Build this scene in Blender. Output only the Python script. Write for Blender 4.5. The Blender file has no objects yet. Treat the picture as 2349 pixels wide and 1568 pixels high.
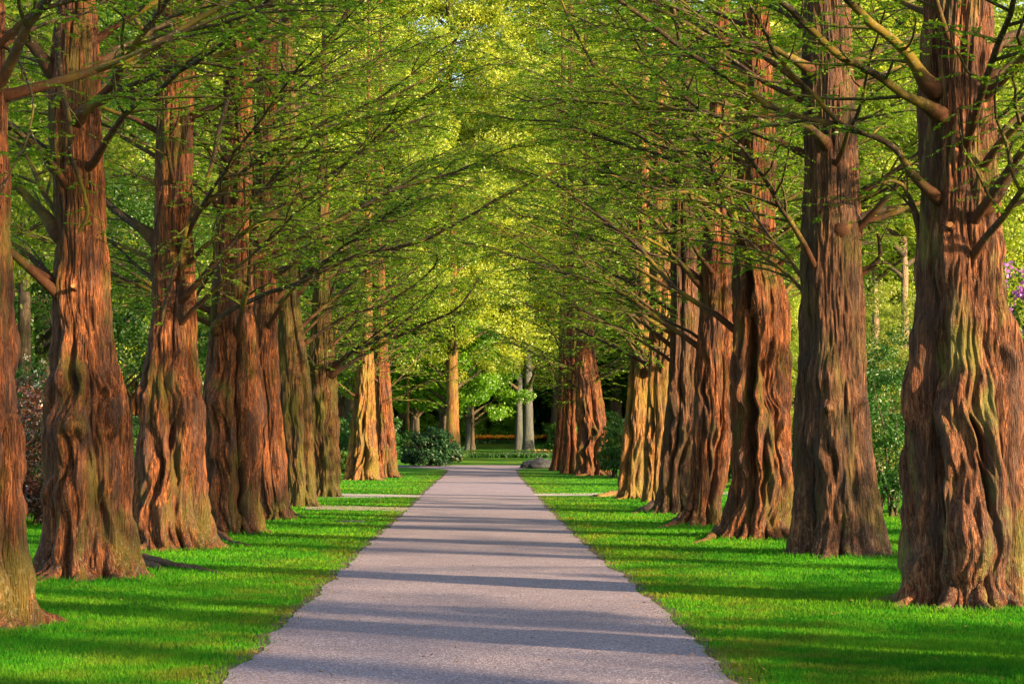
import bpy, math, random
import numpy as np
from mathutils import Vector, Matrix, Euler

# ------------------------------------------------------------------ camera, sky, sun, exposure
SC = bpy.context.scene
SC.render.resolution_x, SC.render.resolution_y = 1024, 683
CAM_H = 1.6
FPX = 4567.0                      # focal length in units of a 2349 px wide frame
YAW, PITCH = math.atan(66.5/FPX), math.atan(226/FPX)
cd = bpy.data.cameras.new('camera'); cam = bpy.data.objects.new('camera', cd)
SC.collection.objects.link(cam); SC.camera = cam
cd.sensor_width = 36; cd.lens = FPX/2349*36; cd.clip_end = 3000; cd.clip_start = 0.1
cam.location = (0, 0, CAM_H)
cam.rotation_euler = (math.pi/2+PITCH, 0, -YAW)
SUN_EL, SUN_AZ = math.radians(19), math.radians(124)    # azimuth clockwise from +Y (the view direction)
W = bpy.data.worlds.new('World'); SC.world = W; W.use_nodes = True
nt = W.node_tree; bg = nt.nodes['Background']
sky = nt.nodes.new('ShaderNodeTexSky'); sky.sky_type = 'NISHITA'; sky.sun_disc = False
sky.sun_elevation = SUN_EL; sky.sun_rotation = SUN_AZ; sky.air_density = 1.0; sky.dust_density = 1.5
nt.links.new(sky.outputs[0], bg.inputs[0]); bg.inputs[1].default_value = 0.15
ld = bpy.data.lights.new('sun', 'SUN'); sun = bpy.data.objects.new('sun', ld); SC.collection.objects.link(sun)
ld.energy = 5.0; ld.angle = math.radians(1.1); ld.color = (1.0, 0.74, 0.42)
to_sun = Vector((math.sin(SUN_AZ)*math.cos(SUN_EL), math.cos(SUN_AZ)*math.cos(SUN_EL), math.sin(SUN_EL)))
sun.rotation_euler = to_sun.to_track_quat('Z', 'Y').to_euler(); sun.location = (20, -20, 30)
SC.view_settings.view_transform = 'Standard'; SC.view_settings.look = 'None'
SC.view_settings.exposure = 1.58; SC.view_settings.gamma = 1.0
SC.render.engine = 'CYCLES'
cy = SC.cycles; cy.max_bounces = 6; cy.diffuse_bounces = 4; cy.transmission_bounces = 4; cy.glossy_bounces = 2
cy.transparent_max_bounces = 4; cy.caustics_reflective = False; cy.caustics_refractive = False
cy.use_denoising = True
try: cy.denoiser = 'OPENIMAGEDENOISE'; cy.denoising_prefilter = 'ACCURATE'
except Exception: pass

# ------------------------------------------------------------------ helpers
TY = np.array([-60, 85, 110, 120, 135, 150, 175, 420.]); TZ = np.array([0, 0, .35, .55, .80, 1.50, 2.2, 5.])
def tz(y): return np.interp(y, TY, TZ)                 # terrain height along the avenue
CM = Euler(cam.rotation_euler).to_matrix()
def ray(px, py): return CM @ Vector(((px-1174.5)/FPX, (784-py)/FPX, -1))
def at(px, py, Y):                                     # world point seen at (px,py) at distance Y along the avenue
    d = ray(px, py); t = Y/d.y; return Vector((d.x*t, Y, CAM_H+d.z*t))
def gnd(px, py):                                       # ground point seen at (px,py)
    d = ray(px, py); lo = 5.
    Y = lo
    while Y < 300:
        if CAM_H+d.z*Y/d.y <= tz(Y): break
        Y += .1
    return Vector((d.x*Y/d.y, Y, float(tz(Y))))

def _h(ix, iy, iz, s):
    n = (ix.astype(np.int64)*374761393 + iy.astype(np.int64)*668265263 + iz.astype(np.int64)*2147483647 + s*974634777) & 0xFFFFFFFF
    n = ((n ^ (n >> 13))*1274126177) & 0xFFFFFFFF
    n = n ^ (n >> 16)
    return n
def pn(x, y, z, s=0):                                  # gradient noise about -1..1
    x, y, z = np.broadcast_arrays(np.asarray(x, float), np.asarray(y, float), np.asarray(z, float))
    ix, iy, iz = np.floor(x), np.floor(y), np.floor(z); fx, fy, fz = x-ix, y-iy, z-iz
    u, v, w = [f*f*f*(f*(f*6-15)+10) for f in (fx, fy, fz)]
    r = 0
    for a in (0, 1):
        for b in (0, 1):
            for c in (0, 1):
                n = _h(ix+a, iy+b, iz+c, s)
                gx = ((n & 1023)/511.5-1); gy = (((n >> 10) & 1023)/511.5-1); gz = (((n >> 20) & 1023)/511.5-1)
                d = gx*(fx-a)+gy*(fy-b)+gz*(fz-c)
                r = r + d*(u if a else 1-u)*(v if b else 1-v)*(w if c else 1-w)
    return r*1.35
def ridged(x, y, z, s=0): return 1-2*np.abs(pn(x, y, z, s))

def mesh_np(name, V, faces, mats, smooth=True, mat_idx=None, tint=None):
    """faces: list of (M,k) int arrays"""
    me = bpy.data.meshes.new(name)
    V = np.ascontiguousarray(V, np.float32); me.vertices.add(len(V)); me.vertices.foreach_set('co', V.ravel())
    loops = np.concatenate([f.ravel() for f in faces]).astype(np.int32)
    tot = np.concatenate([np.full(len(f), f.shape[1], np.int32) for f in faces])
    st = np.concatenate([[0], np.cumsum(tot)[:-1]]).astype(np.int32)
    me.loops.add(len(loops)); me.loops.foreach_set('vertex_index', loops)
    me.polygons.add(len(tot)); me.polygons.foreach_set('loop_start', st)
    if smooth is True: me.polygons.foreach_set('use_smooth', np.ones(len(tot), bool))
    elif smooth is not False: me.polygons.foreach_set('use_smooth', np.asarray(smooth, bool))
    for m in (mats if isinstance(mats, (list, tuple)) else [mats]): me.materials.append(m)
    if mat_idx is not None: me.polygons.foreach_set('material_index', np.asarray(mat_idx, np.int32))
    if tint is not None:
        a = me.attributes.new('tint', 'FLOAT', 'FACE'); a.data.foreach_set('value', np.asarray(tint, np.float32))
    me.update(calc_edges=True); me.validate()
    return me
def link(name, me, parent=None, loc=None):
    o = bpy.data.objects.new(name, me); SC.collection.objects.link(o)
    if parent is not None: o.parent = parent
    if loc is not None: o.location = loc
    return o
def tag(o, label=None, cat=None, group=None, kind=None):
    if label: o['label'] = label
    if cat: o['category'] = cat
    if group: o['group'] = group
    if kind: o['kind'] = kind
    return o
def thing(name, loc, label, cat, group=None, rotz=0):
    o = bpy.data.objects.new(name, None); SC.collection.objects.link(o)
    o.location = loc; o.rotation_euler = (0, 0, rotz); o.empty_display_size = .3
    return tag(o, label, cat, group)
def tubes(PL, R, ns=6):
    """PL (n,m,3) polylines, R (n,m) radii -> verts, quads"""
    PL = np.asarray(PL, float); R = np.asarray(R, float); n, m, _ = PL.shape
    T = np.gradient(PL, axis=1); T /= np.linalg.norm(T, axis=2, keepdims=True)+1e-9
    up = np.where(np.abs(T[..., 2:3]) > .9, np.array([1., 0, 0]), np.array([0, 0, 1.]))
    A = np.cross(T, up); A /= np.linalg.norm(A, axis=2, keepdims=True)+1e-9; B = np.cross(T, A)
    th = np.arange(ns)*2*math.pi/ns
    V = PL[:, :, None]+R[:, :, None, None]*(A[:, :, None]*np.cos(th)[:, None]+B[:, :, None]*np.sin(th)[:, None])
    base = (np.arange(n)*m*ns)[:, None, None]; i = (np.arange(m-1)*ns)[None, :, None]; j = np.arange(ns)[None, None]
    j2 = (j+1) % ns
    a = base+i+j; b = base+i+j2; c = b+ns; d = a+ns
    F = np.stack([a, d, c, b], -1).reshape(-1, 4)
    return V.reshape(-1, 3), F
def leaf_quads(P, D, N, L, Wd):
    """kite leaves: base P, direction D, normal N, length L, width Wd"""
    D = D/(np.linalg.norm(D, axis=1, keepdims=True)+1e-9)
    S = np.cross(D, N); S /= np.linalg.norm(S, axis=1, keepdims=True)+1e-9
    L = L[:, None]; Wd = Wd[:, None]
    V = np.stack([P, P+D*L*.45+S*Wd*.5, P+D*L, P+D*L*.45-S*Wd*.5], 1).reshape(-1, 3)
    return V, np.arange(len(P)*4).reshape(-1, 4)

# ------------------------------------------------------------------ materials
def newmat(name):
    m = bpy.data.materials.new(name); m.use_nodes = True; t = m.node_tree
    return m, t, t.nodes['Principled BSDF'], t.nodes['Material Output']
def nd(t, typ, **kw):
    n = t.nodes.new(typ)
    for k, v in kw.items(): setattr(n, k, v)
    return n
def noise(t, co, scale, detail=4, rough=.55, mapscale=None, dist=0):
    if mapscale is not None:
        mp = nd(t, 'ShaderNodeMapping'); mp.inputs['Scale'].default_value = mapscale; t.links.new(co, mp.inputs['Vector']); co = mp.outputs[0]
    n = nd(t, 'ShaderNodeTexNoise'); n.inputs['Scale'].default_value = scale; n.inputs['Detail'].default_value = detail
    n.inputs['Roughness'].default_value = rough; n.inputs['Distortion'].default_value = dist
    t.links.new(co, n.inputs['Vector']); return n.outputs[0]
def ramp(t, fac, stops):
    r = nd(t, 'ShaderNodeValToRGB'); e = r.color_ramp.elements
    while len(e) < len(stops): e.new(.5)
    for i, (p, c) in enumerate(stops):
        e[i].position = p; e[i].color = (*c, 1) if len(c) == 3 else c
    t.links.new(fac, r.inputs[0]); return r.outputs[0]
def mix(t, fac, a, b, mode='MIX'):
    m = nd(t, 'ShaderNodeMix', data_type='RGBA', blend_type=mode)
    for s, v in ((m.inputs[0], fac), (m.inputs[6], a), (m.inputs[7], b)):
        if hasattr(v, 'is_linked'): t.links.new(v, s)
        else: s.default_value = v if isinstance(v, float) else (*v, 1)
    return m.outputs[2]
G = lambda v: (v, v, v)

def bark(name, dark, mid, light, moss=(.12, .105, .015), moss_lo=.52, moss_hi=.66, moss_amt=.75, lichen=.5, fz=2.4):
    m, t, p, out = newmat(name); tc = nd(t, 'ShaderNodeTexCoord').outputs['Object']
    f1 = noise(t, tc, 1, 5, .62, (22, 22, fz), .35); f2 = noise(t, tc, 1, 3, .6, (70, 70, fz*3.5), .2)
    big = noise(t, tc, 1.9, 5, .62, (1.5, 1.5, .42), .4); big2 = noise(t, tc, 2.6, 5, .65, (1.6, 1.6, .35), .3)
    c1 = ramp(t, f1, [(.40, dark), (.51, mid), (.63, light)])
    c1 = mix(t, ramp(t, noise(t, tc, 1, 3, .6, (30, 30, 3.4), .5), [(.465, G(0.)), (.49, G(.9)), (.51, G(.9)), (.535, G(0.))]), c1, tuple(.35*x for x in dark))
    c2 = mix(t, .40, c1, ramp(t, f2, [(.32, dark), (.5, mid), (.7, light)]))
    c3 = mix(t, ramp(t, big2, [(.47, G(0.)), (.62, G(.85))]), c2, mix(t, f1, tuple(.16*x+.018 for x in mid), tuple(.55*x+.45*sum(mid)/3 for x in mid)))
    zb = nd(t, 'ShaderNodeSeparateXYZ'); t.links.new(tc, zb.inputs[0]); mb = nd(t, 'ShaderNodeMapRange'); t.links.new(zb.outputs[2], mb.inputs[0])
    mb.inputs[1].default_value = 0; mb.inputs[2].default_value = .7; mb.inputs[3].default_value = .05; mb.inputs[4].default_value = 0
    ad = nd(t, 'ShaderNodeMath', operation='ADD'); t.links.new(big, ad.inputs[0]); t.links.new(mb.outputs[0], ad.inputs[1]); big = ad.outputs[0]
    c4 = mix(t, ramp(t, big, [(moss_lo, G(0.)), (moss_hi, G(moss_amt))]), c3, mix(t, f2, tuple(x*.45 for x in moss), tuple(x*1.35 for x in moss)))
    sp = noise(t, tc, 26, 3, .65, (1, 1, .7)); zz = nd(t, 'ShaderNodeSeparateXYZ'); t.links.new(tc, zz.inputs[0])
    mr = nd(t, 'ShaderNodeMapRange'); mr.inputs[1].default_value = 0; mr.inputs[2].default_value = .8; mr.inputs[3].default_value = lichen; mr.inputs[4].default_value = .08
    t.links.new(zz.outputs[2], mr.inputs[0])
    ml = nd(t, 'ShaderNodeMath', operation='MULTIPLY'); t.links.new(mr.outputs[0], ml.inputs[0]); t.links.new(ramp(t, sp, [(.56, G(0.)), (.64, G(1.))]), ml.inputs[1])
    c5 = mix(t, ml.outputs[0], c4, (.30, .27, .16))
    t.links.new(c5, p.inputs['Base Color']); p.inputs['Roughness'].default_value = .82; p.inputs['Specular IOR Level'].default_value = .25
    b = nd(t, 'ShaderNodeBump'); b.inputs['Strength'].default_value = 1.; b.inputs['Distance'].default_value = .05
    hh = nd(t, 'ShaderNodeMath', operation='ADD'); t.links.new(f1, hh.inputs[0]); t.links.new(f2, hh.inputs[1])
    t.links.new(hh.outputs[0], b.inputs['Height']); t.links.new(b.outputs[0], p.inputs['Normal'])
    return m
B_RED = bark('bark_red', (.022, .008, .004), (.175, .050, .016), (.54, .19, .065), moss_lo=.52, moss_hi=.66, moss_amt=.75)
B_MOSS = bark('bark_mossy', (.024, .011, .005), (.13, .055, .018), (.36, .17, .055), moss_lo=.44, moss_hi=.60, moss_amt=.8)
B_GOLD = bark('bark_gold', (.035, .013, .005), (.25, .095, .025), (.58, .29, .08), moss=(.24, .19, .025), moss_lo=.45, moss_hi=.65, moss_amt=.7)  # gold of the low sun painted into the bark, together with algae
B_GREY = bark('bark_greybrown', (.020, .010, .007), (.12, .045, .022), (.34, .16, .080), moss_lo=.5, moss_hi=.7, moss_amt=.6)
B_BEECH = bark('bark_beech', (.07, .075, .07), (.13, .135, .13), (.20, .20, .18), moss_amt=.3, fz=8)
def limbmat(name, a, b_, moss):
    m, t, p, out = newmat(name); tc = nd(t, 'ShaderNodeTexCoord').outputs['Object']
    c = mix(t, noise(t, tc, 14, 4), a, b_)
    c = mix(t, ramp(t, noise(t, tc, 1.1, 4, .6), [(.49, G(0.)), (.60, G(.85))]), c, moss)
    c = mix(t, ramp(t, noise(t, tc, 30, 2), [(.62, G(0.)), (.68, G(.5))]), c, (.3, .3, .24))
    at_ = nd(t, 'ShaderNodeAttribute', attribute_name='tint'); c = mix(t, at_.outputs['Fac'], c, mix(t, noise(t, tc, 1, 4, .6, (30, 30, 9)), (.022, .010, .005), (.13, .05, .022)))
    t.links.new(c, p.inputs['Base Color']); p.inputs['Roughness'].default_value = .85; p.inputs['Specular IOR Level'].default_value = .2
    b = nd(t, 'ShaderNodeBump'); b.inputs['Strength'].default_value = .6; b.inputs['Distance'].default_value = .01
    t.links.new(noise(t, tc, 40, 3), b.inputs['Height']); t.links.new(b.outputs[0], p.inputs['Normal'])
    return m
M_LIMB = limbmat('limb_bark', (.022, .015, .010), (.07, .045, .025), (.17, .12, .012))
M_TWIG = limbmat('twig_bark', (.035, .025, .012), (.09, .06, .025), (.12, .11, .02))
def leafmat(name, a, b_, trans=.45, gloss=.04, big=None):
    m, t, p, out = newmat(name); t.nodes.remove(p)
    at_ = nd(t, 'ShaderNodeAttribute', attribute_name='tint'); c = mix(t, at_.outputs['Fac'], a, b_)
    if big:
        geo = nd(t, 'ShaderNodeNewGeometry'); c = mix(t, ramp(t, noise(t, geo.outputs['Position'], big[0], 2), [(.42, G(0.)), (.6, G(1.))]), c, mix(t, .6, c, big[1]))
    d = nd(t, 'ShaderNodeBsdfDiffuse'); tr = nd(t, 'ShaderNodeBsdfTranslucent'); gl = nd(t, 'ShaderNodeBsdfGlossy'); gl.inputs['Roughness'].default_value = .45
    t.links.new(c, d.inputs[0]); t.links.new(mix(t, .5, c, mix(t, 1.0, c, (1.5, 1.35, .7), 'MULTIPLY')), tr.inputs[0])
    ms = nd(t, 'ShaderNodeMixShader'); ms.inputs[0].default_value = trans; t.links.new(d.outputs[0], ms.inputs[1]); t.links.new(tr.outputs[0], ms.inputs[2])
    m2 = nd(t, 'ShaderNodeMixShader'); m2.inputs[0].default_value = gloss; t.links.new(ms.outputs[0], m2.inputs[1]); t.links.new(gl.outputs[0], m2.inputs[2])
    t.links.new(m2.outputs[0], out.inputs[0]); return m
LF_RED = leafmat('redwood_needles', (.06, .22, .006), (.36, .50, .018))
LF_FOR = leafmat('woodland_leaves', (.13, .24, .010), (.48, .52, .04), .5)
LF_DARK = leafmat('shade_leaves', (.022, .075, .008), (.075, .19, .012), .4)  # dark evergreen green, also the woodland leaf colour with shade put in
LF_MAPLE = leafmat('maple_leaves', (.06, .22, .008), (.22, .42, .015), .5)
LF_RHODO = leafmat('rhododendron_leaves', (.012, .050, .018), (.04, .11, .03), .2, .03)
LF_RUST = leafmat('russet_leaves', (.022, .04, .012), (.24, .045, .018), .35, .1)
LF_PALE = leafmat('pale_leaves', (.13, .20, .02), (.36, .36, .05), .5)
LF_SHRUB = leafmat('shrub_leaves', (.018, .075, .012), (.06, .19, .02), .4)
def plain(name, c, r=.6, trans=0.):
    if trans: return leafmat(name, c, tuple(min(1, x*1.25) for x in c), trans, .02)
    m, t, p, out = newmat(name); p.inputs['Base Color'].default_value = (*c, 1); p.inputs['Roughness'].default_value = r; return m
M_CUT = plain('cut_wood', (.55, .22, .07), .8)

def m_grass(name, blades=False):
    m, t, p, out = newmat(name); geo = nd(t, 'ShaderNodeNewGeometry').outputs['Position']
    n1 = noise(t, geo, .55, 4, .6); n2 = noise(t, geo, 3.2, 4, .6); n3 = noise(t, geo, 60, 2, .6)
    a, b_, c_ = (.028, .17, .012), (.07, .32, .018), (.17, .36, .025)
    c = mix(t, ramp(t, n1, [(.35, G(0.)), (.65, G(1.))]), a, b_); c = mix(t, ramp(t, n2, [(.5, G(0.)), (.75, G(.7))]), c, c_)
    c = mix(t, ramp(t, noise(t, geo, .28, 4, .7), [(.48, G(0.)), (.68, G(.5))]), c, (.20, .32, .02)); c = mix(t, ramp(t, noise(t, geo, 1.9, 5, .75), [(.60, G(0.)), (.70, G(.55))]), c, (.22, .17, .05))
    # worn yellowish turf next to the path
    sx = nd(t, 'ShaderNodeSeparateXYZ'); t.links.new(geo, sx.inputs[0])
    ab = nd(t, 'ShaderNodeMath', operation='ABSOLUTE'); t.links.new(sx.outputs[0], ab.inputs[0])
    mr = nd(t, 'ShaderNodeMapRange'); t.links.new(ab.outputs[0], mr.inputs[0]); mr.inputs[1].default_value = 1.6; mr.inputs[2].default_value = 3.6; mr.inputs[3].default_value = .85; mr.inputs[4].default_value = 0
    mm = nd(t, 'ShaderNodeMath', operation='MULTIPLY'); t.links.new(mr.outputs[0], mm.inputs[0]); t.links.new(ramp(t, noise(t, geo, 1.3, 4, .7), [(.45, G(0.)), (.62, G(1.))]), mm.inputs[1])
    c = mix(t, mm.outputs[0], c, (.19, .17, .03))
    if blades:
        t.nodes.remove(p); at_ = nd(t, 'ShaderNodeAttribute', attribute_name='tint')
        c = mix(t, 1.0, c, mix(t, at_.outputs['Fac'], (.6, .6, .6), (1.6, 1.45, 1.1)), 'MULTIPLY')
        d = nd(t, 'ShaderNodeBsdfDiffuse'); tr = nd(t, 'ShaderNodeBsdfTranslucent'); t.links.new(c, d.inputs[0]); t.links.new(c, tr.inputs[0])
        ms = nd(t, 'ShaderNodeMixShader'); ms.inputs[0].default_value = .4; t.links.new(d.outputs[0], ms.inputs[1]); t.links.new(tr.outputs[0], ms.inputs[2]); t.links.new(ms.outputs[0], out.inputs[0])
    else:
        c = mix(t, ramp(t, n3, [(.3, G(.6)), (.7, G(0.))]), c, (.03, .045, .01))
        t.links.new(c, p.inputs['Base Color']); p.inputs['Roughness'].default_value = .95; p.inputs['Specular IOR Level'].default_value = .1
        b = nd(t, 'ShaderNodeBump'); b.inputs['Strength'].default_value = 1; b.inputs['Distance'].default_value = .03; t.links.new(n3, b.inputs['Height']); t.links.new(b.outputs[0], p.inputs['Normal'])
    return m
M_LAWN = m_grass('lawn_turf'); M_BLADE = m_grass('grass_blades', True)
def m_asphalt():
    m, t, p, out = newmat('path_asphalt'); geo = nd(t, 'ShaderNodeNewGeometry').outputs['Position']
    v = nd(t, 'ShaderNodeTexVoronoi'); v.inputs['Scale'].default_value = 75; t.links.new(geo, v.inputs['Vector'])
    sp = nd(t, 'ShaderNodeSeparateColor'); t.links.new(v.outputs['Color'], sp.inputs[0])
    c = ramp(t, sp.outputs[0], [(0, (.13, .10, .125)), (.5, (.24, .185, .22)), (.85, (.36, .285, .325)), (1, (.58, .50, .54))])
    c = mix(t, ramp(t, noise(t, geo, .8, 5, .65), [(.35, G(0.)), (.7, G(.45))]), c, (.15, .11, .14))
    c = mix(t, ramp(t, noise(t, geo, 6, 4, .7), [(.6, G(0.)), (.75, G(.35))]), c, (.30, .23, .24))
    c = mix(t, ramp(t, noise(t, geo, 2.2, 6, .75, (1, .35, 1)), [(.60, G(0.)), (.68, G(.35))]), c, (.11, .085, .10))
    c = mix(t, ramp(t, noise(t, geo, 1.1, 5, .8, (1.6, .5, 1)), [(.496, G(0.)), (.5, G(.5)), (.504, G(0.))]), c, (.05, .04, .045))
    t.links.new(c, p.inputs['Base Color']); p.inputs['Roughness'].default_value = .88
    b = nd(t, 'ShaderNodeBump'); b.inputs['Strength'].default_value = .8; b.inputs['Distance'].default_value = .006; t.links.new(v.outputs['Distance'], b.inputs['Height']); t.links.new(b.outputs[0], p.inputs['Normal'])
    return m
M_PATH = m_asphalt()
def m_noise(name, cs, scale, dist=.02, rough=.9, strength=.8):
    m, t, p, out = newmat(name); geo = nd(t, 'ShaderNodeNewGeometry').outputs['Position']
    n = noise(t, geo, scale, 6, .7); t.links.new(ramp(t, n, cs), p.inputs['Base Color']); p.inputs['Roughness'].default_value = rough
    b = nd(t, 'ShaderNodeBump'); b.inputs['Strength'].default_value = strength; b.inputs['Distance'].default_value = dist; t.links.new(noise(t, geo, scale*2, 5, .7), b.inputs['Height']); t.links.new(b.outputs[0], p.inputs['Normal'])
    return m
M_SOIL = m_noise('soil', [(.3, (.035, .022, .014)), (.6, (.11, .07, .045)), (.8, (.20, .14, .09))], 14, .03)
M_GRAVEL = m_noise('pale_gravel', [(.3, (.25, .21, .18)), (.6, (.42, .37, .33)), (.8, (.6, .55, .5))], 25, .01)
M_ROCK = m_noise('dark_rock', [(.35, (.014, .015, .018)), (.6, (.05, .052, .06)), (.8, (.15, .15, .16))], 5, .05)

# ------------------------------------------------------------------ setting: ground, paths
def strip(name, rows, mat, lift, label=None, kind='structure'):
    """rows of world (xl, xr, y) -> draped strip"""
    rows = np.array(rows); n = 7; tt = np.linspace(0, 1, n)
    X = rows[:, :1]+(rows[:, 1:2]-rows[:, :1])*tt; Y = np.repeat(rows[:, 2:3], n, 1); Z = tz(Y)+lift
    V = np.stack([X, Y, Z], -1).reshape(-1, 3); m = len(rows)
    i = (np.arange(m-1)*n)[:, None]+np.arange(n-1)[None]; F = np.stack([i, i+1, i+n+1, i+n], -1).reshape(-1, 4)
    o = link(name, mesh_np(name, V, [F], mat)); o['kind'] = kind
    return o
ys = np.concatenate([np.arange(-60, 85, 5.), np.arange(85, 180, 2.5), np.arange(180, 430, 20.)])
strip('ground', [(-260, 260, y) for y in ys], M_LAWN, 0)
# path edges traced as (px,py) on the photograph's 2349 px frame, laid on the ground
LE = [(515, 1568), (565, 1518), (640, 1448), (720, 1372), (795, 1300), (860, 1237), (925, 1180), (968, 1137), (1003, 1104), (1030, 1078)]
RE = [(1695, 1568), (1650, 1527), (1560, 1440), (1470, 1360), (1385, 1290), (1310, 1222), (1252, 1163), (1215, 1120), (1190, 1092), (1182, 1078)]
lw = np.array([tuple(gnd(*p))[:2] for p in LE]); rw = np.array([tuple(gnd(*p))[:2] for p in RE])
YEND = min(lw[-1, 1], rw[-1, 1])
rows = []
for y in np.concatenate([np.arange(-12, 60, .12), np.arange(60, YEND, .4)]):
    xl = np.interp(y, lw[:, 1], lw[:, 0]); xr = np.interp(y, rw[:, 1], rw[:, 0])
    xl += .09*pn(y*.7, 3.3, 0)+.05*pn(y*3, 1.3, 0)+.03*pn(y*9, 1.3, 4); xr += .09*pn(y*.7, 13.3, 0)+.05*pn(y*3, 11.3, 0)+.03*pn(y*9, 8.3, 4)
    rows.append((xl, xr, y))
def path_edges(y): return np.interp(y, lw[:, 1], lw[:, 0]), np.interp(y, rw[:, 1], rw[:, 0])
# the path then bends away to the left
c0 = gnd(1030, 1078)
xl, xr, _ = rows[-1]
y = YEND
for k in range(1, 24):
    y += .35; f = k/23
    rows.append((xl-5.5*f**1.6, xr+1.5*f, y))
path = strip('path', rows, M_PATH, .012)
strip('dirt_edge', [(r[0]-.10-.05*pn(r[2]*1.7, 5, 0)-.07*abs(pn(r[2]*6, 2, 0)), r[1]+.10+.06*pn(r[2]*1.7, 9, 0)+.07*abs(pn(r[2]*6, 7, 0)), r[2]) for r in rows[:-20]], M_SOIL, .005)
YT = y
strip('crossing_path', [(-30, -.5, YT-2.2), (-30, 1.5, YT-.3), (-30, 3.0, YT+.9)], M_PATH, .008)
def sidepath(name, p0, p1, p2, p3, mat):
    a, b, c, d = [gnd(*p) for p in (p0, p1, p2, p3)]        # near edge a-b, far edge d-c
    V, n = [], 40
    for i in range(n+1):
        f = i/n
        for s, (u, v) in enumerate(((a, b), (d, c))):
            q = u.lerp(v, f); q.y += .28*float(pn(q.x*1.5, s*7.7, 2))+.15*float(pn(q.x*5, s*7.7, 2)); q.z = float(tz(q.y))+.008; V.append(tuple(q))
    F = np.array([(2*i, 2*i+2, 2*i+3, 2*i+1) for i in range(n)])
    o = link(name, mesh_np(name, np.array(V), [F], mat)); o['kind'] = 'structure'; return o
sidepath('gravel_path', (640, 1142), (968, 1141), (975, 1136), (640, 1128), M_GRAVEL)
sidepath('worn_path', (700, 1168), (925, 1173), (942, 1164), (700, 1158), m_noise('worn_gravel', [(.35, (.10, .09, .035)), (.5, (.30, .24, .17)), (.75, (.42, .36, .28))], 5, .01))
sidepath('gravel_path', (1222, 1137), (1700, 1133), (1700, 1127), (1216, 1132), M_GRAVEL)

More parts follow.
